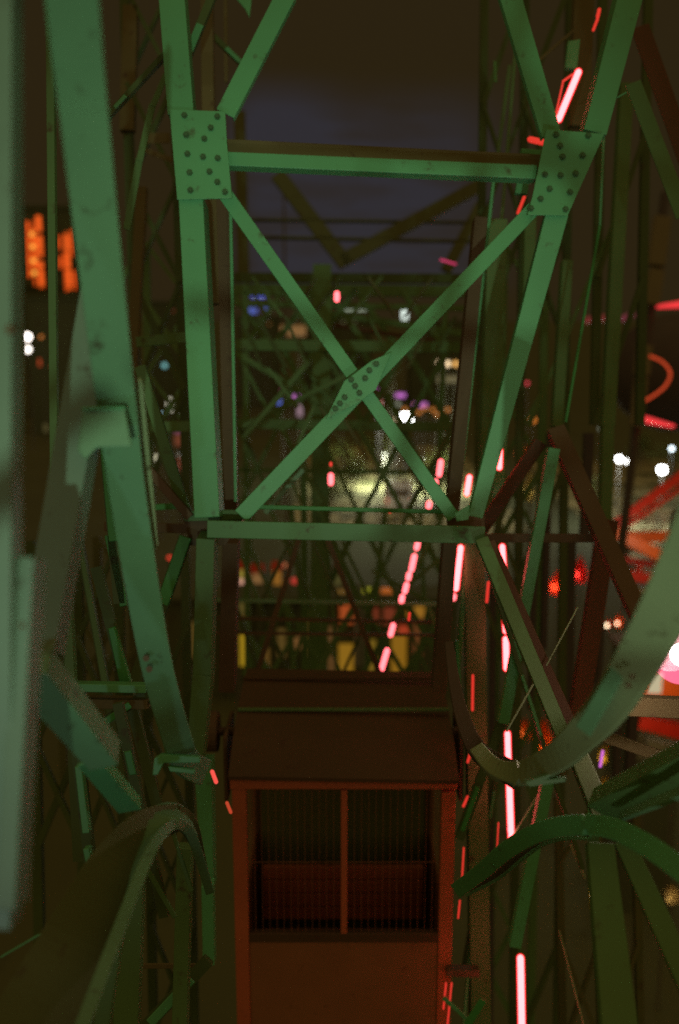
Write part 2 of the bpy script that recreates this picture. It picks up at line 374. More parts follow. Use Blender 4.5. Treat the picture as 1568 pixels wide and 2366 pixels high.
# near rails, the curved tracks
LB = [(160, -80, 2.15), (178, 120, 2.3), (198, 300, 2.45), (225, 550, 2.65), (268, 924, 3.0), (300, 1174, 3.3), (358, 1517, 3.75), (412, 1715, 4.05), (438, 1765, 4.25), (478, 1786, 4.5)]
pts = smoothpath([W(*p) for p in LB]); sweep('curved_rail', pts, [.119] * len(pts), PALE, wheel, 'channel', .012, .07, bevel=.006)
LB2 = [(322, 880, 3.12), (334, 1000, 3.25), (347, 1130, 3.42), (360, 1270, 3.6)]
pts = smoothpath([W(*p) for p in LB2]); sweep('rail_flange', pts, [.012] + [.02] * (len(pts) - 2) + [.01], PALEW, wheel, 'box', .012, .02, bevel=.003)  # rail edge's light from the lot, put in as a pale strip
EB = [(1650, 1150, 2.15), (1575, 1315, 2.4), (1515, 1440, 2.6), (1448, 1560, 2.85), (1392, 1642, 3.1), (1335, 1702, 3.3), (1275, 1752, 3.55), (1200, 1783, 3.9), (1140, 1768, 4.2), (1098, 1722, 4.5)]
pts = smoothpath([W(*p) for p in EB]); n_ = len(pts)
sweep('curved_rail', pts, [.13 - .022 * i / n_ if i < n_ * .5 else .115 - .05 * (i - n_ * .5) / (n_ * .5) for i in range(n_)], PALEW, wheel, 'box', .012, .07, roll=8, bevel=.006)
pts = smoothpath([W(1180, 1785, 4.05), W(1108, 1738, 4.5), (W(1072, 1668, 4.8)), W(1050, 1580, 5.1), W(1036, 1480, 5.4)]); sweep('rail_web', pts, [.105 - .06 * i / len(pts) for i in range(len(pts))], BLK, wheel, 'box', .012, .05, bevel=.006)
bar('rail_flange', 1500, 1420, 1345, 1690, 34, 2.66, 3.15, kind='flat', mat=PALE, w1=40, roll=8)
def hole(x, y, d, r=.012, par=None):
    c = W(x, y, d); MB().tube([c, c - FW * .006], r, 10).build('bolt', DARK, par or wheel)
hole(338, 1520, 3.70); hole(345, 1545, 3.72); hole(1459, 1562, 2.78, .008); hole(1450, 1582, 2.80, .008)
# near posts on the left
bar('post', -22, -80, -24, 2150, 98, 2.15, dp=.08, mat=GREYG)
bar('post', 54, 1285, 10, 2105, 48, 2.2, 2.1, dp=.10, mat=GREYG)
bar('strut', 232, 640, 84, 1500, 84, 3.25, 2.85, dp=.12, mat=GREYG)
bar('strut', 62, 1565, 240, 1775, 100, 2.75, 3.1, dp=.09, mat=PALE, roll=38, w1=72)
bar('strut', 205, 1765, 300, 1875, 54, 3.3, 3.7, kind='angle', dp=.05)
plate('splice_plate', [(190, 944), (288, 942), (304, 1032), (222, 1034), (196, 1062), (178, 1040)], 2.95, .014, PALE, bevel=.006)
plate('splice_plate', [(188, 940), (288, 938), (289, 945), (189, 947)], 2.94, .02, GREEN, bevel=.003)
hole(24, 762, 2.14, .010); hole(52, 1445, 2.18, .006)
plate('bracket', [(356, 1752), (372, 1742), (460, 1748), (462, 1762), (378, 1762), (364, 1790), (352, 1790)], 4.05, .03, GREEN)
plate('bracket', [(388, 1770), (450, 1778), (448, 1788), (392, 1782)], 4.05, .03, GREEN)
# unseen bars added behind the riders to throw shadow bands on the frame
for (a, b, w) in [((.1, -1.2, 24.9), (1.5, -1.2, 24.74), .055), ((.2, -1.4, 23.6), (.75, -1.4, 25.7), .05), ((-1.0, -1.0, 24.2), (.2, -1.0, 25.9), .06), ((-.2, -1.8, 23.9), (1.4, -1.8, 24.5), .055), ((.0, -2.0, 24.5), (1.2, -2.0, 24.35), .035), ((.3, -.9, 25.6), (1.1, -.9, 24.2), .05), ((-1.3, -1.5, 23.8), (-.1, -1.5, 24.5), .045)]:
    sweep('cross_brace', [Vector(a), Vector(b)], w, GREEN, wheel, 'box', dp=.05, fixn=Vector((0, 1, 0)))
# lower left arch
LF = [(150, 2480, 2.6), (205, 2330, 2.8), (262, 2180, 3.0), (318, 2035, 3.3), (352, 1958, 3.5), (384, 1915, 3.7), (412, 1903, 3.9), (440, 1925, 4.1), (462, 1985, 4.4), (486, 2065, 4.7)]
pts = smoothpath([W(*p) for p in LF]); sweep('curved_rail', pts, .042, PALE, wheel, 'box', .01, .14, bevel=.004)
pts2 = smoothpath([W(p[0] - 110 + i * 16 if i < 6 else p[0], p[1] - 10, p[2] + .18) for i, p in enumerate(LF)])
sweep('rail_web', pts2, [max(.03, .30 - .29 * i / len(pts2)) for i in range(len(pts2))], OLIVE, wheel, 'flat', .012, .06, bevel=.003)
bar('web_bar', 300, 2000, 288, 2420, 62, 4.2, dp=.08, w1=56, mat=LATG)
bar('web_bar', 268, 2150, 225, 2420, 34, 3.6, dp=.06, mat=LATG)
bar('web_bar', 425, 1960, 412, 2420, 34, 5.0, dp=.1, mat=LATG)
bar('web_bar', 335, 2000, 404, 2120, 12, 4.6, kind='flat', mat=LATG)
bar('web_bar', 398, 1920, 442, 2060, 10, 4.6, kind='flat', mat=LATG)
bar('web_bar', 345, 2365, 442, 2262, 22, 5.2, kind='flat')
bar('web_bar', 300, 2232, 480, 2232, 12, 5.4, kind='flat', mat=RUST)
bar('cable', 0, 2212, 132, 2135, 4, 3.6, dp=.01)
# lower right arch and the fan of spokes under it
LG = [(1050, 2060, 5.0), (1110, 2015, 4.6), (1175, 1960, 4.2), (1250, 1920, 3.9), (1330, 1905, 3.7), (1410, 1912, 3.5), (1490, 1950, 3.3), (1560, 1998, 3.15), (1640, 2060, 3.0)]
pts = smoothpath([W(*p) for p in LG]); sweep('curved_rail', pts, .075, GREEN, wheel, 'box', .012, .035, bevel=.005)
LG2 = [(1075, 2068, 5.1), (1150, 2030, 4.8), (1205, 1985, 4.5), (1260, 1948, 4.2), (1320, 1935, 4.05), (1370, 1938, 3.95)]
pts = smoothpath([W(*p) for p in LG2]); sweep('rail_flange', pts, .016, PALE, wheel, 'box', .01, .03, bevel=.002)
pts = smoothpath([W(p[0] - 6, p[1] - 14, p[2] + .06) for p in LG2]); sweep('rail_web', pts, .055, DARK, wheel, 'flat', .01, .03, bevel=0)
bar('spoke', 1388, 1945, 1440, 2440, 62, 3.7, 3.3, dp=.05, w1=88, mat=LATG)
bar('spoke', 1440, 1940, 1620, 2330, 44, 3.7, 3.4, dp=.05, w1=58, mat=LATG)
bar('spoke', 1372, 1930, 1392, 2130, 24, 3.9, kind='flat', mat=LATG)
bar('spoke', 1325, 1715, 1402, 1900, 42, 4.2, 3.9, dp=.06, w1=50, mat=DIMG)
bar('spoke', 1385, 1880, 1640, 1762, 70, 3.75, 3.2, dp=.08, w1=104, mat=LATG)
bar('rail_flange', 1430, 1898, 1640, 1815, 10, 3.6, 3.1, dp=.04, mat=PALE, w1=20)
bar('spoke', 1390, 1700, 1600, 1775, 26, 4.8, kind='angle', mat=RUST)
bar('cross_beam', 1390, 1630, 1620, 1640, 44, 4.6, dp=.1, mat=RUST)
plate('bracket', [(1212, 1806), (1262, 1790), (1300, 1764), (1318, 1770), (1262, 1800), (1310, 1796), (1306, 1806), (1262, 1812), (1225, 1818)], 3.62, .03, PALE)

# dim full-length members that the short lit braces belong to, and the web between the wheel's sides, all with shade painted in
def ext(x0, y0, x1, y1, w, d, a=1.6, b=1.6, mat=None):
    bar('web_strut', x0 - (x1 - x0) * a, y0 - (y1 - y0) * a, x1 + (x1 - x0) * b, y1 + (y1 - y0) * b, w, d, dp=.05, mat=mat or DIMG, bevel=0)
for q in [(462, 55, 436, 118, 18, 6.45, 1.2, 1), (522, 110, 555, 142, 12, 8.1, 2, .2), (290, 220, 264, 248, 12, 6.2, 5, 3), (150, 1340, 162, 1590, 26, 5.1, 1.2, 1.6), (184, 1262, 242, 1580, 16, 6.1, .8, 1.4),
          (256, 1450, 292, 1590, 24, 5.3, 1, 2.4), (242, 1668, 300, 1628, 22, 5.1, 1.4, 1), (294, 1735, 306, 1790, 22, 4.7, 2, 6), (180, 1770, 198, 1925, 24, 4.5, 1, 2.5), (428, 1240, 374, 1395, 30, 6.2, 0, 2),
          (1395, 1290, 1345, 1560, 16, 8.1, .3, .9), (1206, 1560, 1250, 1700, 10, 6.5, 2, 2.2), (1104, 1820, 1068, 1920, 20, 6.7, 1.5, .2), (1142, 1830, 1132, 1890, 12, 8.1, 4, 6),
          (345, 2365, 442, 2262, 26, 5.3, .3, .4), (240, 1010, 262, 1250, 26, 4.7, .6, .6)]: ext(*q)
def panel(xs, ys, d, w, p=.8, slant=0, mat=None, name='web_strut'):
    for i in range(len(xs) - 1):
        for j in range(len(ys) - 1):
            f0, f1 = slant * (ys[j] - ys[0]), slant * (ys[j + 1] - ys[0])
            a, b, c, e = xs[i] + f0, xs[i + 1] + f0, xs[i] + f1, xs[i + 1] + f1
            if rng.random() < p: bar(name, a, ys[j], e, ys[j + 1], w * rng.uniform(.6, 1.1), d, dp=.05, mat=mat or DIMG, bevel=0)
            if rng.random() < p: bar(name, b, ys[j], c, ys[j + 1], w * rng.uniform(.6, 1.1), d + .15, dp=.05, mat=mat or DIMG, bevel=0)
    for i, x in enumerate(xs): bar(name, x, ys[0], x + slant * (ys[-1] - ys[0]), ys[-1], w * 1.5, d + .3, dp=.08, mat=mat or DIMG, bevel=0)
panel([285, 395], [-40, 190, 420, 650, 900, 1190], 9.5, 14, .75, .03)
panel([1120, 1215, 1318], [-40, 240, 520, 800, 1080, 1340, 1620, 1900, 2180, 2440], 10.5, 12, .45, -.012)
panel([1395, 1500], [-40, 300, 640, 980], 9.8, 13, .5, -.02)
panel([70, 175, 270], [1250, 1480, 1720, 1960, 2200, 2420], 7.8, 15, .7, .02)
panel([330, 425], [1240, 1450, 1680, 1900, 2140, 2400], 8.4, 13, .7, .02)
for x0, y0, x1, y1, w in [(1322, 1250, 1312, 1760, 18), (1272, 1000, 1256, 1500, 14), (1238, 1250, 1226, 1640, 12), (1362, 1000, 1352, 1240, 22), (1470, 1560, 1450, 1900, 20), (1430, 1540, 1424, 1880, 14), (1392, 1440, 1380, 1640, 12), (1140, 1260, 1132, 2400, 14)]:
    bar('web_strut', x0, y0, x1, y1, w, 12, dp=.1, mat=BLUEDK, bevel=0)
# dark girders high up against the sky
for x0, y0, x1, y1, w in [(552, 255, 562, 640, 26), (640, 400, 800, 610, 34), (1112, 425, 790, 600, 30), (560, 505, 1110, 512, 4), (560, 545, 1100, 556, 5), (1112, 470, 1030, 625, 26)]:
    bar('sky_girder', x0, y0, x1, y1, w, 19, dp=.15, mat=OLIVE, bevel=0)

# inner web of the wheel seen through the frame, 9 to 18 m out
def lat(x0, y0, x1, y1, w, d, mat=None, name='lattice_bar'):
    return bar(name, x0, y0, x1, y1, w, d, kind='box', dp=.06, mat=mat or LATG, bevel=0)
lat(540, 640, 1085, 643, 22, 14, DIMG, name='cross_beam'); lat(540, 668, 1085, 672, 26, 15, name='cross_beam'); lat(540, 700, 1085, 712, 12, 16, name='cross_beam')
lat(540, 796, 1085, 802, 25, 12, name='cross_beam'); lat(545, 978, 1060, 986, 22, 12.5, name='cross_beam')
lat(540, 1085, 1050, 1092, 10, 15, name='cross_beam')
lat(486, 1386, 1035, 1396, 8, 10, PALE, name='cross_beam'); lat(486, 1428, 1035, 1438, 7, 10.1, DARK, name='cross_beam'); lat(486, 1462, 1035, 1468, 6, 10.1, DARK, name='cross_beam')
lat(744, 610, 735, 1570, 42, 13.5, name='post'); lat(566, 670, 572, 1560, 14, 15, name='post')
lat(700, 1000, 705, 1560, 16, 15, name='post'); lat(1030, 690, 1010, 1200, 12, 14, name='post')
lat(690, 1245, 592, 1560, 12, 9, DARK); lat(756, 1245, 880, 1565, 12, 9, DARK)
lat(560, 1015, 712, 835, 12, 11); lat(560, 985, 835, 850, 11, 11.4); lat(545, 815, 748, 935, 13, 12)
lat(740, 720, 1070, 770, 14, 16); lat(740, 745, 1050, 795, 9, 15, REDB); lat(1050, 1262, 880, 1405, 8, 11); lat(860, 1318, 1020, 1405, 8, 11.5)
lat(612, 1185, 700, 1085, 10, 7.5, PALE)
cols_ = [548, 640, 740, 835, 935, 1040]; rows_ = [665, 800, 985, 1175, 1390, 1560]
for i in range(5):
    for j in range(5):
        x0, x1, y0, y1 = cols_[i], cols_[i + 1], rows_[j], rows_[j + 1]
        a = rng.uniform(-18, 18); d = rng.uniform(11, 17); w = rng.uniform(7, 15)
        if rng.random() < .9: lat(x0 + a, y0, x1 + a, y1, w, d)
        if rng.random() < .9: lat(x1 - a, y0, x0 - a, y1, w, d + .4)
        if j >= 3: lat(x0 + rng.uniform(10, 60), y0, x0 + rng.uniform(10, 60), y1, rng.uniform(6, 13), d + 1.0)

cols_ = [545, 600, 668, 720, 790, 862, 925, 990, 1050]; rows_ = [640, 730, 850, 940, 1060, 1175]
for i in range(8):
    for j in range(5):
        a = rng.uniform(-20, 20); d = rng.uniform(9.5, 13)
        if rng.random() < .75:
            x0, x1 = (cols_[i], cols_[i + 1]) if rng.random() < .5 else (cols_[i + 1], cols_[i])
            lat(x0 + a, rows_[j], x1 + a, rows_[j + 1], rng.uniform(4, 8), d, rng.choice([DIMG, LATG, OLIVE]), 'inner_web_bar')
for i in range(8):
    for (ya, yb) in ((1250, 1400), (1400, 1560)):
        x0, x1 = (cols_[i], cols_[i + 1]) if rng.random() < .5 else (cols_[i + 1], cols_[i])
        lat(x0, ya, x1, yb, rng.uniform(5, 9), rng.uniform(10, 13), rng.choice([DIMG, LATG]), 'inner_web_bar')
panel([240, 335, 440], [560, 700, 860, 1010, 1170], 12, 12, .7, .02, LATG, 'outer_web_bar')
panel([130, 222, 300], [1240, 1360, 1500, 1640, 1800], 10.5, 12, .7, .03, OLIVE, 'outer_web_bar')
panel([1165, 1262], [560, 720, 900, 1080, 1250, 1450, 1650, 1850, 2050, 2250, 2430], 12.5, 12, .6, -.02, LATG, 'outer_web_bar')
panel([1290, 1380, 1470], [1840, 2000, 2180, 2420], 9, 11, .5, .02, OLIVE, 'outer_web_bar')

# neon tubes
def neon(x0, y0, x1, y1, px, d, mat=NEON, d1=None):
    a, b = W(x0, y0, d), W(x1, y1, d1 or d)
    def caps(rr):
        u = (b - a).normalized(); return [a - u * rr * .9, a - u * rr * .5, a, b, b + u * rr * .5, b + u * rr * .9], [rr * .3, rr * .8, rr, rr, rr * .8, rr * .3]
    P_, R_ = caps(px * d / F * .5)
    o = MB().tube(P_, R_, 10).build('neon_or_glint_tube', mat, wheel, smooth=True)
    if mat is NEON:
        P_, R_ = caps(px * d / F * .72); MB().tube(P_, R_, 12, cap=False).build('halation_shell', HALATION, o, smooth=True)  # added glowing shell for the red halation round the tube
    if mat is NEON:
        for f_ in (.12, .88):
            q = a.lerp(b, f_); MB().tube([q, q + FW * .10], .008, 6).build('tube_clip', RUST, o)
            MB().box(q + FW * .002, RT * px * d / F * 1.5, UP * .012, FW * .01).build('tube_clip', RUST, o)
    return o
for s_ in [(1336, 166, 1290, 276, 13), (1154, 1040, 1153, 1080, 12), (1084, 1102, 1078, 1140, 12), (1160, 1262, 1164, 1332, 12),
           (1064, 1264, 1053, 1360, 12), (1166, 1420, 1168, 1458, 12), (1168, 1476, 1170, 1544, 13), (1172, 1694, 1174, 1762, 12),
           (1176, 1802, 1180, 1922, 13), (1180, 1930, 1181, 1954, 12), (1202, 2212, 1206, 2420, 14)]:
    neon(*s_[:4], s_[4] * 1.05, 6.9)
for s_ in [(1018, 1066, 1014, 1096), (1006, 1112, 1002, 1132), (991, 1162, 990, 1170), (965, 1254, 962, 1266), (957, 1284, 950, 1316),
           (945, 1326, 943, 1336), (939, 1350, 935, 1366), (929, 1378, 927, 1388), (908, 1444, 902, 1466), (894, 1502, 881, 1546),
           (1048, 1376, 1047, 1382), (778, 678, 778, 692), (764, 1098, 764, 1116)]:
    neon(*s_, 12.5, 9.5, NEOND)
for s_ in [(1300, 190, 1284, 262, 4), (1322, 172, 1300, 188, 5), (1384, 22, 1380, 40, 8), (1380, 44, 1370, 70, 6), (1212, 452, 1196, 492, 7), (1224, 322, 1258, 330, 14),
           (764, 1070, 764, 1074, 8), (1128, 1345, 1124, 1390, 7), (1092, 1560, 1091, 1640, 6), (1086, 1740, 1080, 1760, 6), (1080, 1840, 1070, 1862, 6),
           (1071, 1958, 1066, 2050, 4), (1062, 2080, 1058, 2120, 4), (1151, 1900, 1148, 1960, 3), (1043, 2270, 1030, 2400, 4), (1030, 2270, 1024, 2330, 4),
           (946, 1416, 944, 1432, 6), (1003, 1540, 1003, 1552, 7), (905, 1180, 900, 1184, 5), (1068, 1074, 1064, 1092, 8)]:
    neon(*s_, 7.0, REDGLOW)  # red glints of nearby neon, put in as thin glowing tubes
neon(490, 1782, 499, 1806, 10, 5.6, emit('neon_salmon', (.95, .09, .07))); neon(524, 1854, 533, 1876, 8, 5.8, emit('neon_faded', (.5, .05, .02)))
neon(1018, 600, 1052, 610, 5, 14, emit('neon_magenta', (.55, .03, .12)))
neon(1353, 1490, 1342, 1590, 4, 8, emit('neon_blue', (.12, .13, .6))); neon(1392, 1735, 1386, 1770, 6, 8, emit('neon_purple', (.7, .15, .7)))

# ------------------------------------------------------------------ red gondola below
gx, gy, gz = .03, 6.49, 21.78
gond = empty('gondola', (gx, gy, gz - 2.35), 'closed dark red gondola car with wire mesh windows hanging in the middle of the wheel', 'gondola')
def gb(name, boxes, mat, parent=None, bevel=.006):
    m = MB()
    for b in boxes: m.abox(gx + b[0], gx + b[1], gy + b[2], gy + b[3], gz + b[4] - b[0] * .02, gz + b[5] - b[0] * .02)
    return m.build(name, mat, parent or gond, bevel)
HW = .79
gb('corner_post', [(-HW, -HW + .10, 0, .08, -2.3, -.09)], CARRAIL); gb('corner_post', [(HW - .10, HW, 0, .08, -2.3, -.09)], CARRAIL)
gb('corner_post', [(-HW, -HW + .07, 1.5, 1.57, -2.3, 0)], CARDK); gb('corner_post', [(HW - .07, HW, 1.5, 1.57, -2.3, 0)], CARDK)
gb('top_rail', [(-HW - .01, HW + .01, -.012, .075, -.088, 0)], CARRAIL)
gb('mullion', [(-.02, .025, .004, .05, -1.22, -.089)], CARRAIL)
gb('sill_rail', [(-HW + .1, HW - .1, .002, .06, -1.30, -1.225)], CARDK)
lp = [(-HW + .1, HW - .1, .012, .03, -2.3, -1.3)]
gb('lower_panel', lp, CARRED)
gb('side_panel', [(-HW + .012, -HW + .03, .08, 1.5, -2.3, -1.25)], CARRED); gb('side_panel', [(HW - .03, HW - .012, .08, 1.5, -2.3, -1.25)], CARRED)
gb('floor', [(-HW, HW, 0, 1.57, -2.36, -2.3)], CARDK)
gb('back_panel', [(-HW + .07, HW - .07, 1.51, 1.53, -2.3, -.35)], OLIVE)
def wires(name, x0, x1, y, z0, z1, nx, nz, axis='x'):
    m = MB()
    for i in range(nx + 1):
        x = x0 + (x1 - x0) * i / nx
        m.abox(gx + x - .0013, gx + x + .0013, gy + y, gy + y + .004, gz + z0, gz + z1) if axis == 'x' else m.abox(gx + y, gx + y + .004, gy + x - .0022, gy + x + .0022, gz + z0, gz + z1)
    for j in range(nz + 1):
        z = z0 + (z1 - z0) * j / nz
        m.abox(gx + x0, gx + x1, gy + y + .005, gy + y + .009, gz + z - .002, gz + z + .002) if axis == 'x' else m.abox(gx + y + .005, gx + y + .009, gy + x0, gy + x1, gz + z - .002, gz + z + .002)
    return m.build(name, CARRED, gond)
wires('mesh_screen', -HW + .1, -.02, .02, -1.22, -.09, 13, 2); wires('mesh_screen', .025, HW - .1, .02, -1.22, -.09, 13, 2)
wires('mesh_screen', .1, 1.48, -HW + .03, -1.25, 0, 20, 3, 'y'); wires('mesh_screen', .1, 1.48, HW - .03, -1.25, 0, 20, 3, 'y')
wires('mesh_screen', -HW + .1, HW - .1, 1.52, -1.2, 0, 26, 3)
bench = gb('bench', [(-.66, .66, .95, 1.0, -1.74 + k * .122, -1.63 + k * .122) for k in range(4)], CARSEAT, bevel=.004)
gb('bench_seat', [(-.66, .66, .5, .95, -1.86, -1.82)], CARRED, bench)
m = MB(); prof = [(-.05, .0), (.25, .16), (.55, .26), (.9, .32), (1.2, .33), (1.5, .2), (1.62, 0)]
for s_ in (-1, 1):
    for (y, z) in prof: m.v.append(Vector((gx + s_ * (HW + .015 - .02 * y), gy + y, gz + z + .03 - s_ * .016)))
    for (y, z) in prof: m.v.append(Vector((gx + s_ * (HW + .015 - .02 * y), gy + y, gz + z + .003 - s_ * .016)))
k = len(prof)
for i in range(k - 1):
    m.f += [(i, i + 1, 2 * k + i + 1, 2 * k + i), (k + i, 3 * k + i, 3 * k + i + 1, k + i + 1), (i, k + i, k + i + 1, i + 1), (2 * k + i, 2 * k + i + 1, 3 * k + i + 1, 3 * k + i)]
m.f += [(0, 2 * k, 3 * k, k), (k - 1, 2 * k - 1, 4 * k - 1, 3 * k - 1)]
roof = m.build('roof', CARDK, gond)
gb('roof_batten', [(-HW, HW, .50, .53, .28, .30)], LATG, roof, .003); gb('roof_batten', [(-HW, HW, .95, .98, .355, .375)], CARDK, roof, .003)
for s_ in (-1, 1):
    m = MB(); c = Vector((gx + s_ * (HW + .14), gy + .45, gz + .16)); m.tube([c, c + Vector((s_ * .09, 0, 0))], .15, 20); m.tube([c - Vector((s_ * .12, 0, 0)), c + Vector((s_ * .13, 0, 0))], .035, 10)
    m.build('trolley_wheel', DARK, gond, .006)
    m = MB(); m.box((gx + s_ * (HW + .07), gy + .5, gz - .05), (.03, 0, 0), (0, .5, 0), (0, 0, .5)); m.build('hanger_bracket', DARK, gond, .005)

# ------------------------------------------------------------------ street lamps, signs and strings of light beyond
def lampm(c, k): return emit('lamp_glow', c, k)
def globe_lamp(name, label, cat, x, y, d, px, color, k, arms=1, group='lamps lighting the park and the streets beyond', flat=False, pointw=0, sq=1.0):
    p = W(x, y, d); r = px / 2 * d / F
    e = empty(name, (p.x, p.y, 0), label, cat, group)
    m = MB(); m.tube([(p.x, p.y, 0), (p.x, p.y, p.z - r * .9)], [.12, .07], 8); m.tube([(p.x, p.y, 0), (p.x, p.y, .4)], [.25, .16], 8); m.build('pole', POLE, e)
    MB().ball(p, r, sq=(1, 1, sq)).build('lamp_globe', lampm(color, k), e, smooth=True)
    MB().tube([(p.x, p.y, p.z + r * .9), (p.x, p.y, p.z + r * 1.25)], [r * .6, r * .2], 10).build('cap', POLE, e)
    if pointw: light('floodlight_beam', 'POINT', p - Vector((0, r * 1.5 + 1.5, .6)), color, pointw, size=.4)
    return e
WARM = (1, .55, .22); CREAM = (1, .85, .6); CW = (.85, 1, .95)
for a in [
    ('street_lamp', 'bright white street lamp below the orange tower block, upper of two', 'street lamp', 63, 778, 190, 18, (1, .9, .8), 5),
    ('street_lamp', 'white street lamp just under the brightest one left of the curved rail', 'street lamp', 64, 807, 180, 15, (1, .9, .8), 4),
    ('street_lamp', 'small orange street lamp beside the two white lamps at far left', 'street lamp', 95, 778, 190, 8, (1, .3, .05), .7),
    ('street_lamp', 'warm peach street lamp against the left green chord', 'street lamp', 438, 817, 210, 19, (1, .62, .30), 1.6),
    ('street_lamp', 'small pale teal street lamp left of the peach one', 'street lamp', 380, 844, 220, 12, (.3, .8, .8), .6),
    ('street_lamp', 'pale blue globe lamp below the cream sign, upper of two', 'street lamp', 372, 960, 120, 15, (.5, .85, 1), 1.0),
    ('street_lamp', 'dimmer pale blue globe lamp, lower of two', 'street lamp', 380, 987, 115, 13, (.4, .7, .95), .7),
    ('street_lamp', 'cream oval lamp beside the lattice bar left of the red banner', 'street lamp', 361, 1057, 110, 13, (.9, .85, .55), .8),
    ('floodlight', 'dazzling white floodlight just right of the cross of braces', 'floodlight', 937, 968, 110, 30, (1, 1, .95), 14),
    ('street_lamp', 'added lamp on a tall pole, lighting the pale lot behind the lattice', 'street lamp', 888, 1050, 146, 8, (.9, .95, .7), .8),  # this lamp and the next are added to light the lot
    ('street_lamp', 'added lamp lighting the pale lot right of the white van', 'street lamp', 975, 1062, 142, 7, (.9, .95, .7), .6),
    ('street_lamp', 'cream lamp just left of the dazzling floodlight', 'street lamp', 918, 966, 112, 12, (1, .7, .35), .9),
    ('street_lamp', 'grey white lamp above the floodlight', 'street lamp', 920, 933, 130, 10, (.5, .55, .4), .5),
    ('street_lamp', 'pair of coral red signal lamps right of the crossed braces, lower one', 'signal lamp', 901, 840, 150, 17, (1, .10, .07), 1.6),
    ('street_lamp', 'pure red signal lamp touching the coral one', 'signal lamp', 911, 833, 151, 13, (1, .04, .01), 1.0),
    ('street_lamp', 'round amber lamp right of the long warm strip light', 'street lamp', 1052, 840, 150, 13, (1, .5, .12), 1.2),
    ('street_lamp', 'peach lamp hanging left of the crossed braces', 'street lamp', 790, 825, 170, 14, (.8, .5, .25), .7),
    ('street_lamp', 'small white lamp in the right part of the lattice, lower left of two', 'street lamp', 1027, 720, 240, 8, (.6, .7, .55), .7),
    ('street_lamp', 'small white lamp in the right part of the lattice, upper right of two', 'street lamp', 1031, 708, 240, 7, (.8, .9, .7), 1),
    ('street_lamp', 'violet lamp just right of the riveted centre plate', 'coloured lamp', 878, 891, 140, 13, (.6, .12, .55), .8),
    ('street_lamp', 'blue lamp left of the crossed braces', 'coloured lamp', 651, 933, 130, 17, (.12, .2, .8), .8),
    ('street_lamp', 'dim magenta lamp above the blue one', 'coloured lamp', 652, 902, 135, 9, (.3, .04, .12), .5),
    ('street_lamp', 'small red lamp right of the right green chord', 'coloured lamp', 1217, 885, 100, 8, (1, .06, .10), 1),
    ('street_lamp', 'orange lamp below the small red one', 'coloured lamp', 1231, 970, 90, 15, (.9, .25, .03), .8),
    ('street_lamp', 'red orange lamp beside the dim thin tie rod on the right', 'coloured lamp', 1306, 972, 90, 10, (.5, .1, .02), .7),
    ('street_lamp', 'pale green lamp low beside the right chord', 'street lamp', 1199, 1022, 90, 9, (.5, .6, .4), .6),
    ('street_lamp', 'pale grey lamp between two dim posts on the right', 'street lamp', 1398, 886, 90, 9, (.35, .42, .35), .6),
    ('street_lamp', 'faint grey lamp left of the twin floodlights', 'street lamp', 1386, 990, 90, 8, (.3, .35, .25), .6),
    ('floodlight', 'left one of the twin white floodlights near the red ride', 'floodlight', 1430, 1060, 118, 13, (1, 1, .95), 12),
    ('floodlight', 'right one of the twin white floodlights near the red ride', 'floodlight', 1452, 1066, 118, 13, (1, 1, .95), 12),
    ('floodlight', 'large white floodlight above the red sloping girder', 'floodlight', 1529, 1085, 112, 18, (1, 1, .95), 16),
    ('street_lamp', 'small bluish white lamp above the large floodlight', 'street lamp', 1551, 1036, 135, 9, (.8, .95, 1), 5),
    ('street_lamp', 'cream lamp under the lower cross beam, right end', 'street lamp', 1020, 1198, 80, 10, (.8, .75, .5), .8),
    ('street_lamp', 'peach lamp at the left end of the lower cross beam', 'street lamp', 567, 1196, 60, 15, (1, .5, .35), 1),
    ('street_lamp', 'round red lamp left of the lower left chord', 'coloured lamp', 392, 1288, 70, 10, (1, .06, .03), 1),
    ('street_lamp', 'pink white lamp beside the yellow stall light', 'coloured lamp', 556, 1343, 80, 14, (.8, .4, .28), .8),
    ('street_lamp', 'red lamp above the arcade, right of the peach one', 'coloured lamp', 680, 1341, 80, 16, (.6, .04, .03), .8),
    ('street_lamp', 'peach lamp with orange glow over the arcade', 'coloured lamp', 660, 1305, 85, 12, (.7, .2, .08), .7),
    ('street_lamp', 'tiny white lamp high in the night sky panel', 'street lamp', 655, 405, 60, 6, (.16, .16, .12), 1),
    ('street_lamp', 'violet lamp beside the tall neon spoke', 'coloured lamp', 1190, 1717, 60, 9, (.6, .2, .8), .9),
    ('street_lamp', 'tiny pinkish lamp in the dark lower right', 'street lamp', 1337, 2210, 50, 5, (.4, .3, .25), .8),
    ('street_lamp', 'tiny dull yellow lamp near the lowest neon tube', 'street lamp', 1262, 2215, 50, 6, (.25, .18, .06), .8),
    ('street_lamp', 'small yellow lamp left of the lowest neon tube', 'street lamp', 1160, 2217, 50, 10, (.3, .22, .06), .8),
]:
    n_, l_, c_, x, y, d, px, colr, k = a
    zz = W(x, y, d).z
    globe_lamp(n_, l_, c_, x, y, d, px, colr, k, pointw={(937, 968): 1800, (1430, 1060): 700, (1529, 1085): 900, (1452, 1066): 500, (888, 1050): 5000, (975, 1062): 4000, (1551, 1036): 300}.get((x, y), 0))
for i, (x, y) in enumerate([(981, 943), (999, 946), (1016, 943), (1034, 946), (1010, 957), (960, 935), (968, 952), (935, 945)]):
    globe_lamp('string_lamp', 'small orange bulb on a pole right of the dazzling floodlight', 'lamp', x, y, 125, 9, (.9, .28, .04), .75, group='orange bulbs right of the dazzling floodlight')

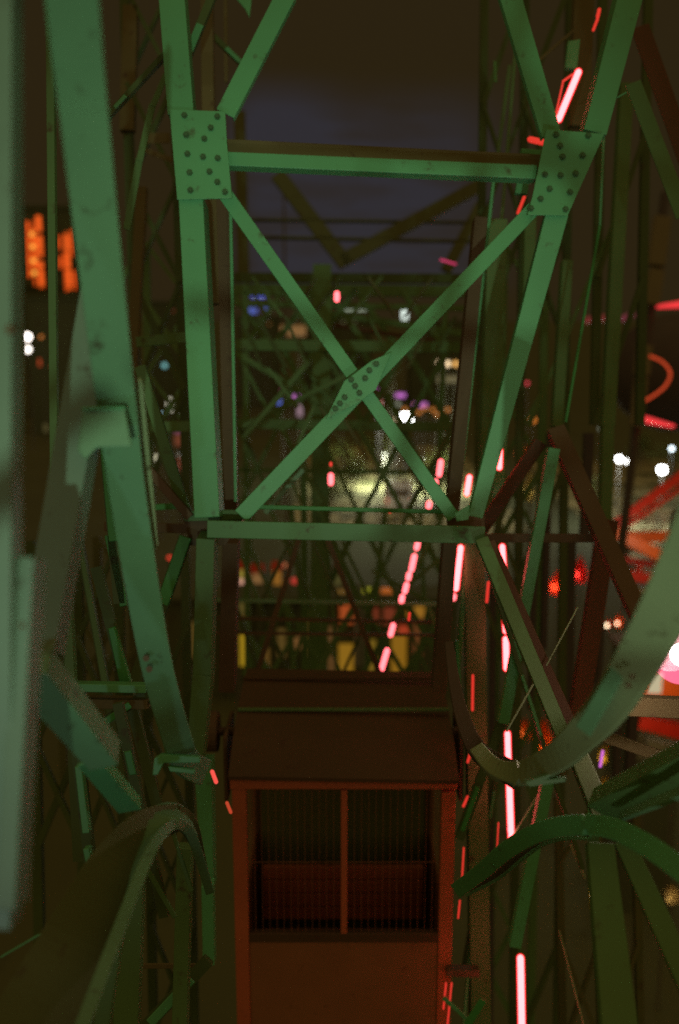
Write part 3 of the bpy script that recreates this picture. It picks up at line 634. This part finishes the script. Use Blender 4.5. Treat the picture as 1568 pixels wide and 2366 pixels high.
def signboard(name, label, cat, x0, y0, x1, y1, d, color, k=1.0, post=True, frame=True, group=None):
    a, b = W(x0, y0, d), W(x1, y1, d); c = W((x0 + x1) / 2, (y0 + y1) / 2, d); w = abs(b.x - a.x); h = abs(a.z - b.z)
    e = empty(name, (c.x, c.y, 0), label, cat, group)
    MB().box((c.x, c.y, c.z), (w, 0, 0), (0, .25, 0), (0, 0, h)).build('lit_face', lampm(color, k), e, .03)
    m = MB(); t = .04 * h + .05
    m.abox(c.x - w / 2 - t, c.x + w / 2 + t, c.y - .08, c.y + .3, c.z + h / 2 + .002, c.z + h / 2 + t); m.abox(c.x - w / 2 - t, c.x + w / 2 + t, c.y - .08, c.y + .3, c.z - h / 2 - t, c.z - h / 2 - .002)
    m.build('frame', POLE, e)
    if post:
        for sx in (-.3, .3): MB().tube([(c.x + sx * w, c.y + .2, 0), (c.x + sx * w, c.y + .2, c.z - h / 2)], .08, 8).build('post', POLE, e)
    return e
signboard('lit_sign', 'cream lit sign board left of the left chord', 'sign', 386, 920, 423, 950, 120, (.85, .8, .6), 1)
signboard('lit_sign', 'white topped red lit banner below the cream sign', 'sign', 410, 1056, 430, 1086, 100, (.62, .12, .07), .9)
signboard('lit_sign', 'white cap panel of the red banner left of the left chord', 'sign', 408, 1046, 432, 1056, 100, (.7, .72, .6), .9, post=False)
signboard('lit_sign', 'tall white lit column sign near the upper right brace', 'sign', 928, 712, 941, 738, 200, (.85, 1, .9), 1.3)
signboard('lit_sign', 'long warm yellow strip light over the far street', 'sign', 1010, 834, 1038, 846, 150, (1, .72, .4), 1.8)
signboard('lit_sign', 'purple lit strip sign, left one of two, right of the crossed braces', 'sign', 914, 908, 936, 918, 130, (.62, .16, .65), .9)
signboard('lit_sign', 'purple lit strip sign, right one of two, right of the crossed braces', 'sign', 954, 930, 986, 940, 131, (.62, .16, .6), .85)
signboard('lit_sign', 'purple sign beside the blue lamp left of the crossed braces', 'sign', 668, 910, 692, 922, 130, (.5, .14, .5), .8)
signboard('lit_sign', 'pale lilac sign below the purple one on the left', 'sign', 686, 936, 698, 962, 130, (.32, .2, .25), .8)
signboard('lit_sign', 'blue lit panel above the white one on the far ride', 'sign', 580, 675, 614, 688, 200, (.07, .10, .6), .9, post=False)
signboard('lit_sign', 'white lit panel in the middle of the blue far ride', 'sign', 582, 696, 608, 704, 199, (.8, 1, .85), 1, post=True)
signboard('lit_sign', 'blue lit panel at the lower left of the far ride', 'sign', 574, 712, 594, 724, 200, (.09, .15, .6), .8, post=True)
signboard('lit_sign', 'blue lit panel at the lower right of the far ride', 'sign', 608, 710, 622, 720, 200, (.08, .13, .5), .7, post=True)
signboard('lit_sign', 'pale dim panel at the left of the blue far ride', 'sign', 550, 700, 572, 706, 201, (.3, .3, .2), .7, post=True)
signboard('lit_sign', 'pale row of lit shop lights beneath the small pink neon', 'sign', 786, 708, 846, 717, 220, (.45, .55, .4), .8)
signboard('lit_sign', 'dull orange lit awning sign behind the left brace', 'sign', 648, 752, 706, 776, 150, (.22, .10, .025), .8)
signboard('lit_sign', 'faint orange strip under the dull orange sign', 'sign', 648, 800, 700, 808, 150, (.18, .06, .012), .8)
signboard('lit_sign', 'blurred orange tent sign under the violet strip at left', 'sign', 404, 1004, 446, 1030, 90, (.16, .04, .02), .8)
signboard('lit_sign', 'faint lilac panel above the blurred orange sign', 'sign', 404, 985, 420, 1012, 95, (.2, .06, .12), .8)
signboard('lit_sign', 'slim cream sign strip beside the left dark post', 'sign', 534, 1000, 542, 1060, 60, (.22, .22, .08), .8)
signboard('lit_sign', 'faint cream roof strip under the warm strip light', 'sign', 1010, 868, 1060, 884, 140, (.12, .10, .04), .8)
signboard('lit_sign', 'blurred red streak sign under the riveted centre plate', 'sign', 870, 925, 882, 935, 110, (.5, .05, .03), .8)

# tall block of flats lit orange, far left
bx = W(120, 600, 230); z_top = W(120, 500, 230).z
tb = empty('apartment_tower', (bx.x, bx.y, 0), 'tall tower block at far left with bands of orange lit balconies', 'building')
x0, x1 = W(40, 600, 230).x, W(196, 600, 230).x
MB().abox(x0, x1, bx.y + .6, bx.y + 16, 0, z_top + 1.5).build('wall', WALL, tb, .1)
MB().abox(x0 - .4, x1 + .4, bx.y + .2, bx.y + 16.4, z_top + 1.5, z_top + 2.4).build('roof', WALL, tb)
OR = lampm((1, .10, .008), .62); OR2 = lampm((1, .12, .012), .95); YL = lampm((1, .38, .05), 1.3)
for (a, b, c, d, mt) in [(59, 69, 512, 640, OR), (75, 80, 512, 660, OR), (87, 98, 500, 535, OR2), (87, 98, 545, 592, OR2), (86, 97, 604, 664, OR2), (73, 84, 530, 622, OR2),
                         (133, 141, 545, 576, OR), (133, 142, 592, 622, OR), (150, 160, 538, 668, OR2), (164, 172, 532, 590, OR), (146, 152, 580, 672, OR), (164, 173, 625, 668, OR)]:
    q0, q1 = W(a, c, 230), W(b, d, 230); MB().abox(q0.x, q1.x, bx.y + .3, bx.y + .7, q1.z, q0.z).build('window', mt, tb)
for y in (542, 570, 602, 630):
    q = W(77, y, 230); MB().ball((q.x, bx.y + .1, q.z), .55).build('stair_lamp', YL, tb)
for y in (540, 580, 620, 660):
    q = W(77, y, 230); MB().abox(x0, x1, bx.y - .3, bx.y + .6, q.z - .2, q.z).build('balcony_slab', WALL, tb)
# dark far blocks along the horizon
def block(label, xa, xb, ytop, d, wins):
    p0, p1 = W(xa, ytop, d), W(xb, ytop, d)
    e = empty('building', ((p0.x + p1.x) / 2, p0.y, 0), label, 'building', 'dark buildings along the far street')
    MB().abox(p0.x, p1.x, p0.y, p0.y + 14, 0, p0.z).build('wall', WALL, e)
    MB().abox(p0.x - .3, p1.x + .3, p0.y - .3, p0.y + 14.3, p0.z, p0.z + .5).build('roof', WALL, e)
    for (x, y, w, h, c) in wins:
        a, b = W(x, y, d), W(x + w, y + h, d); f = MB().abox(a.x, b.x, p0.y - .08, p0.y + .02, b.z, a.z).build('window', lampm(c, 1), e)
block('low dark building under the blue far ride', 546, 640, 735, 260, [(560, 745, 8, 5, (.15, .08, .03)), (590, 752, 7, 5, (.12, .06, .03)), (618, 746, 6, 5, (.2, .09, .02))])
block('wide dark building under the pale shop lights', 700, 860, 730, 280, [(790, 742, 6, 4, (.12, .12, .06)), (815, 742, 6, 4, (.1, .1, .05)), (735, 742, 6, 5, (.14, .05, .02))])
block('dark block behind the upper right brace', 950, 1075, 745, 270, [(1000, 755, 6, 5, (.15, .08, .03)), (1040, 760, 6, 5, (.12, .09, .04))])
block('dark block between the left rail and the left chord', 330, 440, 700, 240, [(395, 715, 8, 6, (.08, .012, .006)), (360, 790, 8, 6, (.08, .05, .02)), (410, 875, 8, 8, (.09, .015, .008))])
block('dark low block under the orange tower', 60, 180, 690, 200, [(80, 830, 6, 18, (.35, .04, .01)), (108, 845, 8, 6, (.25, .07, .015)), (84, 985, 10, 20, (.07, .06, .02))])

# lit van, trees and pale lot behind the lattice
def van(label, x, y, d, px, hx):
    c = W(x, y, d); w = px * d / F; h = hx * d / F
    e = empty('parked_van', (c.x, c.y, 0), label, 'van')
    y0 = c.y; z0 = .35
    m = MB(); m.abox(c.x - w / 2, c.x + w / 2, y0, y0 + 5, z0, z0 + h); m.build('body', WHITE, e, .12)
    MB().abox(c.x - w * .4, c.x + w * .4, y0 - .02, y0 + .02, z0 + h * .55, z0 + h * .85).build('rear_window', DARK, e, .01)
    for sx in (-1, 1):
        for yy in (.9, 4.0): MB().tube([(c.x + sx * (w / 2 - .22), y0 + yy, .36), (c.x + sx * (w / 2), y0 + yy, .36)], .36, 14).build('wheel', DARK, e)
        MB().abox(c.x + sx * w * .42 - .08, c.x + sx * w * .42 + .08, y0 - .03, y0, z0 + h * .3, z0 + h * .45).build('tail_light', REDGLOW, e)
van('white van parked on the pale lot behind the lattice', 922, 1128, 126, 66, 56)
def tree(label, x, ybase, d, h, r):
    p = W(x, ybase, d); b = Vector((p.x, p.y, 0)); e = empty('tree', b, label, 'tree', 'trees around the pale lit lot')
    m = MB(); m.tube([b, b + Vector((.1, 0, h * .35)), b + Vector((-.1, .1, h * .8))], [.2, .15, .05], 8)
    for k in range(6):
        a = rng.uniform(0, 6.28); q = b + Vector((0, 0, h * rng.uniform(.3, .6))); m.tube([q, q + Vector((math.cos(a) * r * .7, math.sin(a) * r * .7, h * .25))], [.08, .02], 5)
    m.build('trunk', BARK, e)
    m = MB(); cs = [b + Vector((rng.gauss(0, r * .4), rng.gauss(0, r * .4), h * rng.uniform(.45, .95))) for _ in range(14)]
    for k in range(900):
        c = rng.choice(cs); q = c + Vector([rng.gauss(0, r * .2) for _ in range(3)])
        u = Vector([rng.uniform(-1, 1) for _ in range(3)]).normalized() * .16; v = u.cross(Vector([rng.uniform(-1, 1) for _ in range(3)])).normalized() * .1
        m.add([q - u, q - v, q + u, q + v], [(0, 1, 2, 3)])
    m.build('crown', LEAF, e)
tree('leafy tree left of the white van', 815, 1110, 138, 5, 2.4); tree('bushy tree behind the white van', 905, 1060, 160, 6, 2.6); tree('small tree right of the white van', 985, 1120, 132, 4.5, 1.8)
for i, (x, d) in enumerate([(765, 128), (868, 170), (1025, 150), (1012, 128), (790, 160)]):
    tree('rounded tree standing round the pale lit lot behind the lattice', x, 1100, d, rng.uniform(4, 6), rng.uniform(1.8, 2.8))
tree('loose tree beyond the lit plaza', 1475, 1130, 165, 5.5, 2.6); tree('broad tree at the right edge of the plaza', 1550, 1130, 150, 6, 3)
tree('tree between the right spokes', 1345, 1150, 125, 5.0, 2.0)

# amusement arcade with yellow lit bays under the lower cross beam
ay = 62.0
def A(x, y):  # point on the arcade's front wall
    d = 60.0
    for _ in range(12):
        p = W(x, y, d); d += (ay - p.y) / math.cos(PITCH) * .95
    return W(x, y, d)
arc = empty('arcade_hall', (A(770, 1400).x, ay, 0), 'low arcade hall with yellow lit bays and red and orange sign boards behind the lattice', 'building')
xl, xr = A(380, 1400).x, A(1060, 1400).x; zt = A(700, 1385).z
MB().abox(xl, xr, ay + .3, ay + 2.4, 0, zt).build('wall', WALL, arc)
MB().abox(xl - .3, xr + .3, ay - .4, ay + 2.6, zt, zt + .25).build('roof', WALL, arc)
for (x0, x1, y0, y1, c) in [(534, 576, 1468, 1540, (.42, .26, .01)), (545, 575, 1424, 1450, (.15, .075, .012)), (545, 570, 1394, 1418, (.10, .075, .015)), (714, 728, 1430, 1520, (.12, .07, .01)),
                            (752, 776, 1450, 1560, (.10, .045, .012)), (782, 816, 1490, 1560, (.32, .16, .01)), (845, 868, 1480, 1558, (.2, .12, .01)), (905, 938, 1465, 1566, (.30, .14, .008)),
                            (640, 660, 1455, 1520, (.10, .06, .012)), (672, 700, 1475, 1500, (.17, .075, .02)), (600, 622, 1500, 1550, (.12, .06, .01)), (948, 975, 1430, 1520, (.14, .04, .01)), (440, 452, 1440, 1520, (.10, .06, .01)), (820, 838, 1400, 1540, (.05, .03, .012))]:
    a, b = A(x0, y0), A(x1, y1); MB().abox(a.x, b.x, ay + .1, ay + .34, b.z, a.z).build('lit_bay', lampm(c, .7), arc, .02)
for (x0, x1, y0, y1, c) in [(838, 872, 1358, 1368, (.25, .25, .01)), (880, 908, 1358, 1370, (.35, .08, .01)), (785, 816, 1398, 1440, (.3, .05, .01)), (862, 912, 1404, 1442, (.13, .02, .008)), (778, 800, 1362, 1370, (.12, .06, .01)), (940, 980, 1400, 1425, (.25, .11, .01)), (920, 945, 1445, 1468, (.3, .03, .01))]:
    a, b = A(x0, y0), A(x1, y1); MB().abox(a.x, b.x, ay - .12, ay + .08, b.z, a.z).build('sign_board', lampm(c, 1), arc, .02)
for x in (530, 600, 670, 740, 830, 880, 950): 
    a = A(x, 1400); MB().abox(a.x - .15, a.x + .15, ay - .3, ay + .1, 0, zt - .01).build('pillar', WALL, arc)
# game stalls behind the arcade
def stall(label, x, y, d, wpx, hpx, face, awn):
    c = W(x, y, d); w = wpx * d / F; h = hpx * d / F; e = empty('game_stall', (c.x, c.y, 0), label, 'stall', 'small lit game stalls behind the arcade hall')
    zt_ = c.z + h / 2
    MB().abox(c.x - w / 2, c.x + w / 2, c.y + .3, c.y + 2.5, 0, zt_).build('wall', WALL, e)
    MB().abox(c.x - w * .42, c.x + w * .42, c.y + .18, c.y + .32, c.z - h / 2, zt_ - .25).build('lit_window', lampm(face, 1), e)
    m = MB(); v = [(c.x - w * .55, c.y + .3, zt_ + .3), (c.x + w * .55, c.y + .3, zt_ + .3), (c.x + w * .6, c.y - .8, zt_ - .15), (c.x - w * .6, c.y - .8, zt_ - .15)]
    m.add(v + [Vector(q) + Vector((0, 0, .08)) for q in v], [(0, 1, 2, 3), (7, 6, 5, 4), (0, 4, 5, 1), (1, 5, 6, 2), (2, 6, 7, 3), (3, 7, 4, 0)])
    m.build('awning', awn, e)
RED_A = paint('red_awning', (.6, .05, .03), .8, .1)
stall('yellow lit game stall with red awning, leftmost behind the arcade', 555, 1325, 80, 38, 40, (.20, .15, .02), RED_A)
stall('orange lit game stall second from the left', 594, 1332, 80, 30, 36, (.18, .09, .03), RED_A)
stall('tall orange lit stall left of the red lamp', 640, 1335, 80, 22, 54, (.22, .09, .012), RED_A)
stall('stall with greenish yellow window near the neon dashes', 780, 1340, 82, 26, 50, (.05, .045, .012), BLUEDK)
stall('dim amber stall by the left chord', 490, 1340, 80, 12, 44, (.17, .11, .02), BLUEDK)

# ------------------------------------------------------------------ rides on the right
ride = empty('thrill_ride', W(1500, 1250, 54) * 1.0, 'red and orange steel ride with sloping girders beside the white floodlights', 'amusement ride')
gp = W(1500, 1250, 54); ride.location = (gp.x, gp.y, 0); WL[ride.name] = Vector((gp.x, gp.y, 0))
def rb(name, x0, y0, x1, y1, w, d, mat, dp=.5, w1=None, d1=None): return bar(name, x0, y0, x1, y1, w, d, d1, dp=dp, mat=mat, parent=ride, w1=w1, bevel=.03)
rb('sloping_girder', 1418, 1215, 1590, 1088, 20, 54, RIDERED); rb('sloping_girder', 1432, 1228, 1590, 1118, 8, 54, RIDERED)
for k in range(5): rb('girder_web', 1436 + k * 30, 1204 - k * 22, 1452 + k * 30, 1208 - k * 22, 6, 54.2, RIDERED, .3)
rb('deck_beam', 1420, 1240, 1580, 1240, 26, 54.6, RIDEOR); rb('deck_beam', 1416, 1228, 1560, 1300, 26, 53, RIDEOR, w1=30)
rb('deck_beam', 1432, 1290, 1560, 1312, 14, 55, RIDERED); rb('deck_beam', 1440, 1328, 1560, 1346, 24, 54, RIDERED)
rb('post', 1478, 1300, 1480, 1338, 9, 54.4, RIDERED); rb('post', 1452, 1180, 1455, 1420, 5, 55.5, POLE); rb('post', 1560, 1180, 1560, 1420, 8, 55.5, POLE)
rb('deck_plate', 1430, 1268, 1560, 1288, 10, 56, WHITE); rb('deck_plate', 1438, 1310, 1560, 1326, 12, 56, WHITE); rb('deck_plate', 1445, 1362, 1560, 1375, 14, 56, WHITE)
rb('skirt', 1445, 1385, 1560, 1420, 50, 56.5, REDB)
for i, (x, y) in enumerate([(1480, 1150), (1488, 1165), (1496, 1180), (1504, 1172), (1512, 1190), (1526, 1166), (1530, 1188), (1540, 1178), (1552, 1196), (1508, 1148), (1560, 1180)]):
    rb('handrail_post', x, y, x + rng.uniform(-3, 3), y + 34, 6, 57, WHITE, .1)
for x_, y_, p_ in [(1480, 1165, 170), (1545, 1270, 110)]: light('ride_fill_light', 'POINT', W(x_, y_, 49), (1, .85, .6), p_, size=.2)  # unseen lights added to brighten the red girders
mast = empty('leaning_mast', W(1500, 900, 30), 'leaning pale ride mast with red light bars at the right edge', 'amusement ride')
mp_ = W(1440, 1250, 30); mast.location = (mp_.x, mp_.y, 0); WL[mast.name] = Vector((mp_.x, mp_.y, 0))
def mb_(name, x0, y0, x1, y1, w, mat, d=30, dp=.3, w1=None): return bar(name, x0, y0, x1, y1, w, d, dp=dp, mat=mat, parent=mast, w1=w1, bevel=.02)
mb_('mast_section', 1533, 498, 1518, 612, 38, CONC); mb_('mast_section', 1520, 620, 1506, 702, 34, CONC); mb_('mast_section', 1492, 796, 1484, 866, 34, CONC); mb_('mast_section', 1484, 872, 1472, 984, 28, CONC)
mb_('mast_core', 1540, 440, 1430, 1330, 16, BLUEDK, d=30.4)
mb_('light_bar', 1522, 706, 1600, 698, 5, emit('red_light_bar', (.95, .04, .05)), w1=16); mb_('light_bar', 1486, 966, 1560, 984, 14, emit('red_light_bar', (.95, .04, .05)), w1=5)
m = MB(); m.tube(smoothpath([W(1500, 822, 30), W(1530, 836, 30), W(1548, 862, 30), W(1536, 892, 30), W(1506, 916, 30), W(1488, 926, 30)]), .04, 8); m.build('light_string', emit('red_string_light', (.55, .05, .015)), mast)
c = W(1470, 860, 34)
MB().ball(W(1560, 860, 35), 2.3, 24, 14, (1, 1, .9)).build('dome', BLUEDK, mast, smooth=True)
mb_('dim_light_bar', 1352, 738, 1400, 732, 12, emit('dim_red_bar', (.12, .012, .015)), d=34); mb_('dim_light_bar', 1438, 735, 1466, 724, 12, emit('dim_red_bar', (.11, .015, .03)), d=34)
# fabric canopies of the stands below
def canopy(label, x, y, d, wpx, hpx, color, pw=60, cat='parasol'):
    c = W(x, y, d); r = wpx / 2 * d / F; h = hpx * d / F; e = empty('parasol', (c.x, c.y, 0), label, cat, 'lit fabric parasols of the stands at lower right')
    m = MB(); top = c + Vector((0, 0, h / 2)); v = [top]; n = 8
    for k in range(n): v.append(c + Vector((math.cos(k * 6.2832 / n + .3) * r, math.sin(k * 6.2832 / n + .3) * r, -h * .1)))
    for k in range(n): v.append(c + Vector((math.cos(k * 6.2832 / n + .3) * r * .9, math.sin(k * 6.2832 / n + .3) * r * .9, -h * .5)))
    f = [(0, 1 + k, 1 + (k + 1) % n) for k in range(n)] + [(1 + k, 1 + n + k, 1 + n + (k + 1) % n, 1 + (k + 1) % n) for k in range(n)]
    m.add(v, f); m.build('fabric', cloth('fabric', color), e)
    MB().tube([(c.x, c.y, 0), (c.x, c.y, c.z + h * .4)], .05, 8).build('pole', POLE, e)
    MB().ball(c - Vector((.12, .12, h * .25)), .08).build('bulb', lampm((1, .8, .5), 6), e)
    light('stand_bulb', 'POINT', c - Vector((.3, .3, h * .2)), (1, .8, .55), pw * r * r, size=.1); return e
canopy('deep orange parasol above the lower curved rail', 1256, 1702, 46, 46, 100, (.85, .11, .01), 50)
canopy('small orange parasol beside the neon tube', 1212, 1680, 47, 34, 50, (.6, .10, .01), 30)
canopy('mustard yellow parasol right of the curved rail', 1406, 1812, 44, 44, 66, (.70, .40, .02), 26)
canopy('yellow parasol under the near curved rail', 1400, 1738, 46, 34, 44, (.62, .36, .02), 26)
canopy('small yellow parasol under the broad rail', 1416, 1672, 48, 34, 50, (.62, .36, .02), 24)
canopy('narrow yellow parasol at right of the others', 1452, 1708, 48, 14, 46, (.55, .28, .02), 24)
canopy('yellow parasol half hidden by the fan of spokes', 1380, 2030, 40, 26, 150, (.60, .32, .02), 10)
canopy('red parasol with pink light between the right spokes', 1340, 1312, 60, 34, 66, (.9, .03, .03), 60)
canopy('red topped parasol left of the pink lit one', 1289, 1342, 60, 40, 60, (.9, .05, .02), 50)
canopy('cream and yellow parasol between chord and spoke', 1222, 1120, 75, 26, 70, (.6, .52, .2), 24)
canopy('brown orange parasol above the cream one', 1206, 1040, 78, 34, 46, (.4, .12, .03), 14)
canopy('tiny bright orange parasol left of the broad rail', 1430, 1430, 58, 18, 34, (.95, .12, .02), 60)
canopy('tiny red parasol left of the bright orange one', 1405, 1436, 58, 10, 30, (.9, .08, .02), 40)
canopy('dusty blue parasol by the lowest neon tube', 1214, 2180, 42, 36, 30, (.08, .13, .25), 10)
canopy('dull yellow and lilac parasol at the right edge', 1552, 2060, 40, 40, 40, (.45, .32, .12), 6)
# orange fronted kiosk and its red awning at the right edge
def kiosk(x0, x1, y0, y1, d, label):
    a, b = W(x0, y0, d), W(x1, y1, d); e = empty('kiosk', ((a.x + b.x) / 2, a.y, 0), label, 'kiosk')
    MB().abox(a.x, b.x, a.y + .12, a.y + 3, 0, a.z).build('wall', WALL, e, .03); MB().abox(a.x, b.x, a.y + .06, a.y + .118, b.z, a.z - .01).build('front_panel', RIDEOR, e)
    MB().abox(a.x + .3 * (b.x - a.x), a.x + .55 * (b.x - a.x), a.y + .02, a.y + .12, b.z + .2, a.z - .5).build('window', lampm((.9, .8, .5), .5), e)
    MB().abox(a.x - .2, b.x + .2, a.y - .1, a.y + 3.2, a.z, a.z + .15).build('roof', REDB, e)
    light('kiosk_lamp', 'POINT', (a.x + 1.0, a.y - 2.2, a.z - .6), (1, .7, .45), 90, size=.1); return e
kiosk(1462, 1590, 1528, 1620, 40, 'orange walled kiosk at the right edge beside the glaring lamp')
aw = empty('awning_stand', W(1520, 1700, 34), 'stand with faded red slanted awning below the orange kiosk', 'stand'); p = W(1520, 1750, 34); aw.location = (p.x, p.y, 0); WL[aw.name] = Vector((p.x, p.y, 0))
bar('awning', 1478, 1668, 1600, 1700, 34, 34, dp=.5, mat=RIDERED, parent=aw, roll=20); bar('counter', 1484, 1728, 1600, 1760, 50, 34.5, dp=.6, mat=CONC, parent=aw)
for x in (1490, 1560): q = W(x, 1740, 34.4); MB().tube([(q.x, q.y, 0), (q.x, q.y, q.z + .7)], .05, 8).build('post', POLE, aw)
light('stand_lamp', 'POINT', W(1505, 1712, 32), (1, .75, .4), 40, size=.1)

# glaring lamp at the right edge, on the outer rim of the wheel
gp = W(1574, 1512, 4.2)
gl_ = empty('glaring_lamp', gp, 'glaring white round lamp with a pink flare glow at the right edge behind the broad curved rail', 'lamp')
MB().ball(gp, .048, 20, 12).build('bulb', lampm((1, .93, .88), 12), gl_, smooth=True)
m = MB(); m.ball(gp, .125, 24, 14); m.build('flare_glow_shell', PINKFLARE, gl_, smooth=True)  # added glowing shell for the pink flare round the bulb
m = MB(); m.tube([gp + Vector((0, .12, 0)), gp + Vector((0, .16, 0))], [.12, .08], 20); m.build('reflector', POLE, gl_)
MB().tube([gp + Vector((0, .16, 0)), gp + Vector((.5, .5, -.1))], .02, 8).build('bracket', POLE, gl_)
light('rim_lamp_beam', 'POINT', gp - Vector((.12, .0, .0)), (1, .62, .55), 12, size=.08)
